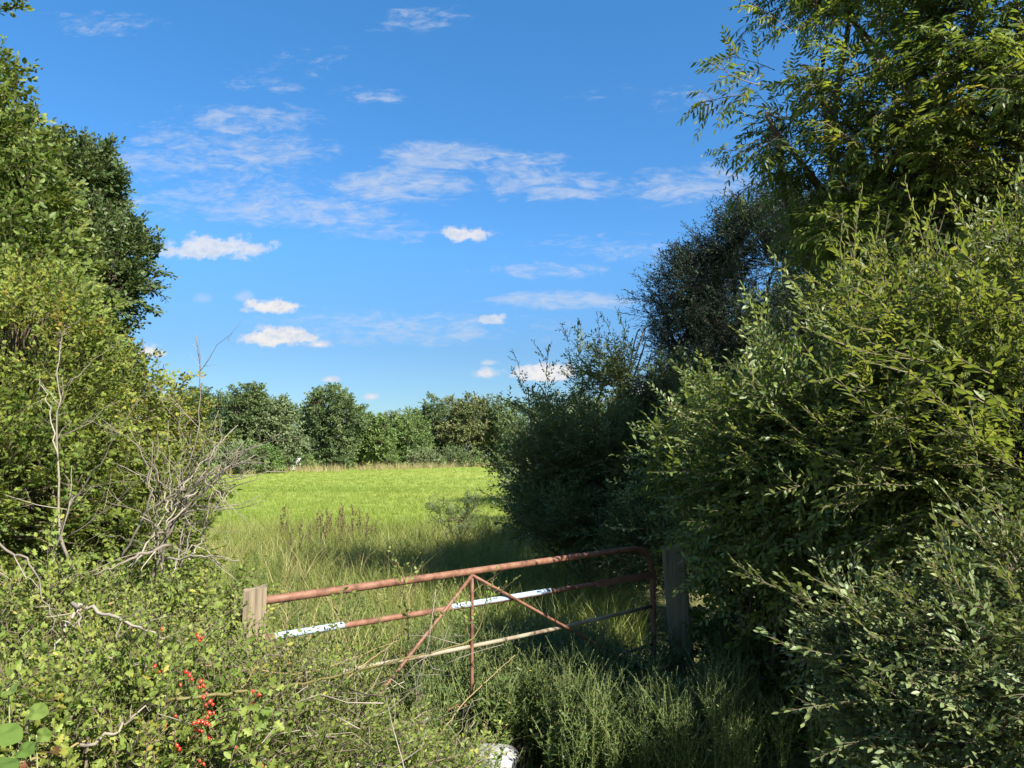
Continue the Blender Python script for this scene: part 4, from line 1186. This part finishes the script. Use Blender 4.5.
# ------------------------------------------------------------------ light and sky
sun = bpy.data.lights.new("sun", "SUN")
sun.energy = 4.9
sun.angle = R(.53)
sun.color = (1, .94, .84)
so = bpy.data.objects.new("sun", sun); COL.objects.link(so)
from mathutils import Vector
sd = Vector((math.sin(SUN_AZ) * math.cos(SUN_EL), math.cos(SUN_AZ) * math.cos(SUN_EL), math.sin(SUN_EL)))
so.rotation_euler = sd.to_track_quat("Z", "Y").to_euler()

w = bpy.data.worlds.new("World"); scene.world = w
w.use_nodes = True
nt = w.node_tree; nt.nodes.clear()
wo = nt.nodes.new("ShaderNodeOutputWorld"); bg = nt.nodes.new("ShaderNodeBackground")
bg.inputs["Strength"].default_value = .065
sky = nt.nodes.new("ShaderNodeTexSky"); sky.sky_type = "NISHITA"; sky.sun_disc = False
sky.sun_elevation = SUN_EL; sky.sun_rotation = SUN_AZ
sky.altitude = 50; sky.air_density = 1.0; sky.dust_density = .3; sky.ozone_density = 2.5
hs = N(nt, "ShaderNodeHueSaturation"); hs.inputs["Saturation"].default_value = 1.2; hs.inputs["Value"].default_value = 1.0
nt.links.new(sky.outputs[0], hs.inputs["Color"])
SKYTINT = [(0.0, (.33, .42, .52)), (.137, (.40, .50, .60)), (.257, (.54, .76, .90)), (.52, (.56, .89, 1.0)), (1, (.56, .89, 1.0))]

tc = N(nt, "ShaderNodeTexCoord")
sx = N(nt, "ShaderNodeSeparateXYZ"); nt.links.new(tc.outputs["Generated"], sx.inputs[0])


def mth(op, a, b=None, c=None, clamp=False):
    n = nt.nodes.new("ShaderNodeMath"); n.operation = op; n.use_clamp = clamp
    for i, v in enumerate((a, b, c)):
        if v is None: continue
        if isinstance(v, (int, float)): n.inputs[i].default_value = v
        else: nt.links.new(v, n.inputs[i])
    return n.outputs[0]


tint = ramp(nt, sx.outputs["Z"], SKYTINT)
tm_ = N(nt, "ShaderNodeMix", data_type="RGBA", blend_type="MULTIPLY"); tm_.inputs["Factor"].default_value = 1
rear_fill = N(nt, "ShaderNodeMapRange", interpolation_type="SMOOTHSTEP"); rear_fill.inputs[1].default_value = .15; rear_fill.inputs[2].default_value = -.45  # sky behind the camera is brightened here as added fill light
nt.links.new(sx.outputs["Y"], rear_fill.inputs[0])
tsel = N(nt, "ShaderNodeMix", data_type="RGBA"); nt.links.new(rear_fill.outputs[0], tsel.inputs["Factor"])
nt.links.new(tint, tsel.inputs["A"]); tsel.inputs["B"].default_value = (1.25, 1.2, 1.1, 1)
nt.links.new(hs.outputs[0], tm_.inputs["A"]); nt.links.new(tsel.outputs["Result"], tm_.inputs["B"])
yy = mth("MAXIMUM", sx.outputs["Y"], .02)
U = mth("DIVIDE", sx.outputs["X"], yy); Vv = mth("DIVIDE", sx.outputs["Z"], yy)
front = mth("GREATER_THAN", sx.outputs["Y"], .05)


def uv(px, py):
    d = ray(px, py); return d[0] / d[1], d[2] / d[1]


def noise2(su, sv, detail=5, rough=.6, dist=0, off=0.0):
    cb = N(nt, "ShaderNodeCombineXYZ")
    nt.links.new(mth("MULTIPLY", U, su), cb.inputs[0]); nt.links.new(mth("MULTIPLY", Vv, sv), cb.inputs[1]); cb.inputs[2].default_value = off
    n = N(nt, "ShaderNodeTexNoise"); n.inputs["Scale"].default_value = 1; n.inputs["Detail"].default_value = detail; n.inputs["Roughness"].default_value = rough; n.inputs["Distortion"].default_value = dist
    nt.links.new(cb.outputs[0], n.inputs[0]); return n.outputs["Fac"]


def smooth(x, a, b):
    m = N(nt, "ShaderNodeMapRange", interpolation_type="SMOOTHSTEP"); m.inputs[1].default_value = a; m.inputs[2].default_value = b
    nt.links.new(x, m.inputs[0]); return m.outputs[0]


def ellipse(px, py, hw, hh, flat=1.0):
    u0, v0 = uv(px, py); a, b = hw / F, hh / F
    du = mth("MULTIPLY_ADD", U, 1 / a, -u0 / a); dv = mth("MULTIPLY_ADD", Vv, 1 / b, -v0 / b)
    if flat != 1.0:
        dv = mth("MAXIMUM", dv, mth("MULTIPLY", dv, -flat))
    return mth("SQRT", mth("ADD", mth("MULTIPLY", du, du), mth("MULTIPLY", dv, dv))), dv


nA = noise2(10, 34, 8, .68, 1.2)
nB = noise2(40, 105, 7, .65, .6, 4.2)
cir = None
for px, py, hw, hh, st in [(180, 155, 110, 50, .8), (250, 120, 110, 30, .8), (270, 150, 110, 40, .75), (150, 205, 120, 30, .7), (290, 212, 170, 26, .85), (400, 185, 110, 34, .9), (440, 155, 110, 26, .85), (370, 230, 110, 22, .7),
                           (520, 165, 90, 26, .8), (560, 185, 120, 26, .85), (690, 185, 110, 34, .85), (420, 20, 90, 28, .62), (100, 22, 110, 26, .6), (300, 60, 120, 30, .5),
                           (570, 300, 120, 16, .9), (540, 270, 140, 18, .65), (400, 330, 280, 30, .72), (600, 250, 150, 30, .62), (370, 96, 70, 18, .72), (260, 85, 70, 18, .66), (690, 100, 90, 26, .6), (600, 90, 80, 20, .5), (230, 180, 150, 70, .7)]:
    e, _ = ellipse(px, py, hw, hh)
    m = mth("MULTIPLY", smooth(e, 1.25, .25), st)
    cir = m if cir is None else mth("MAXIMUM", cir, m)
thr = mth("MULTIPLY_ADD", cir, -.40, .748)
mixn = mth("ADD", mth("MULTIPLY", nA, .58), mth("MULTIPLY", nB, .42))
cm_ = mth("MULTIPLY", smooth(mth("SUBTRACT", mixn, thr), -.06, .24), mth("MULTIPLY", smooth(cir, 0, .3), .66))
nC = noise2(30, 42, 6, .6, .2, 9.1)
nC2 = noise2(80, 100, 4, .6, .1, 2.3)
cum = None; shade = None
for px, py, hw, hh, st in [(212, 250, 72, 17, .85), (464, 235, 34, 11, .9), (274, 308, 30, 12, 1), (279, 338, 46, 15, 1), (318, 345, 14, 6, 1), (151, 352, 20, 9, 1), (493, 321, 21, 7, .75), (485, 374, 15, 7, 1), (434, 368, 0.1, .1, 0), (331, 380, 10, 4, .9),
                           (371, 397, 13, 5, .9), (548, 374, 44, 14, 1), (203, 299, 10, 7, .3), (243, 298, 12, 7, .4), (640, 402, 50, 18, .95), (488, 363, 12, 4, .6)]:
    if st == 0: continue
    e, dv = ellipse(px, py, hw, hh, 1.5)
    e2 = mth("ADD", e, mth("ADD", mth("MULTIPLY_ADD", nC, 1.9, -.95), mth("MULTIPLY_ADD", nC2, 1.1, -.55)))
    m = mth("MULTIPLY", smooth(e2, 1.0, .5) if hw > 15 else smooth(e2, 1.2, .1), st)
    cum = m if cum is None else mth("MAXIMUM", cum, m)
cum = mth("MULTIPLY", cum, front)
cloud = mth("MAXIMUM", mth("MULTIPLY", cm_, front), cum, clamp=True)
ccol = N(nt, "ShaderNodeMix", data_type="RGBA")
ccol.inputs["A"].default_value = (2.85, 3.15, 3.7, 1); ccol.inputs["B"].default_value = (3.95, 3.9, 3.9, 1)
nt.links.new(mth("MULTIPLY", cum, smooth(nC2, .3, .6)), ccol.inputs["Factor"])
fin = N(nt, "ShaderNodeMix", data_type="RGBA")
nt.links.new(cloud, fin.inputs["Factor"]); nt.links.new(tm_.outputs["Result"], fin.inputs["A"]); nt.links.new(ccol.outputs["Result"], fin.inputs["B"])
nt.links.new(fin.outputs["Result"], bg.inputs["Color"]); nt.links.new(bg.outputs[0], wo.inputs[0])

# ------------------------------------------------------------------ render settings
scene.view_settings.view_transform = "Standard"
scene.view_settings.look = "None"
scene.view_settings.exposure = 1.8
scene.view_settings.gamma = 1
scene.view_settings.use_curve_mapping = False
cy = scene.cycles
cy.max_bounces = 8; cy.diffuse_bounces = 4; cy.glossy_bounces = 2; cy.transmission_bounces = 4; cy.transparent_max_bounces = 4
cy.sample_clamp_indirect = 6
cy.use_denoising = True
try:
    cy.denoiser = "OPENIMAGEDENOISE"
except Exception:
    pass
print("tris", sum(len(o.data.polygons) for o in bpy.data.objects if o.type == "MESH"))
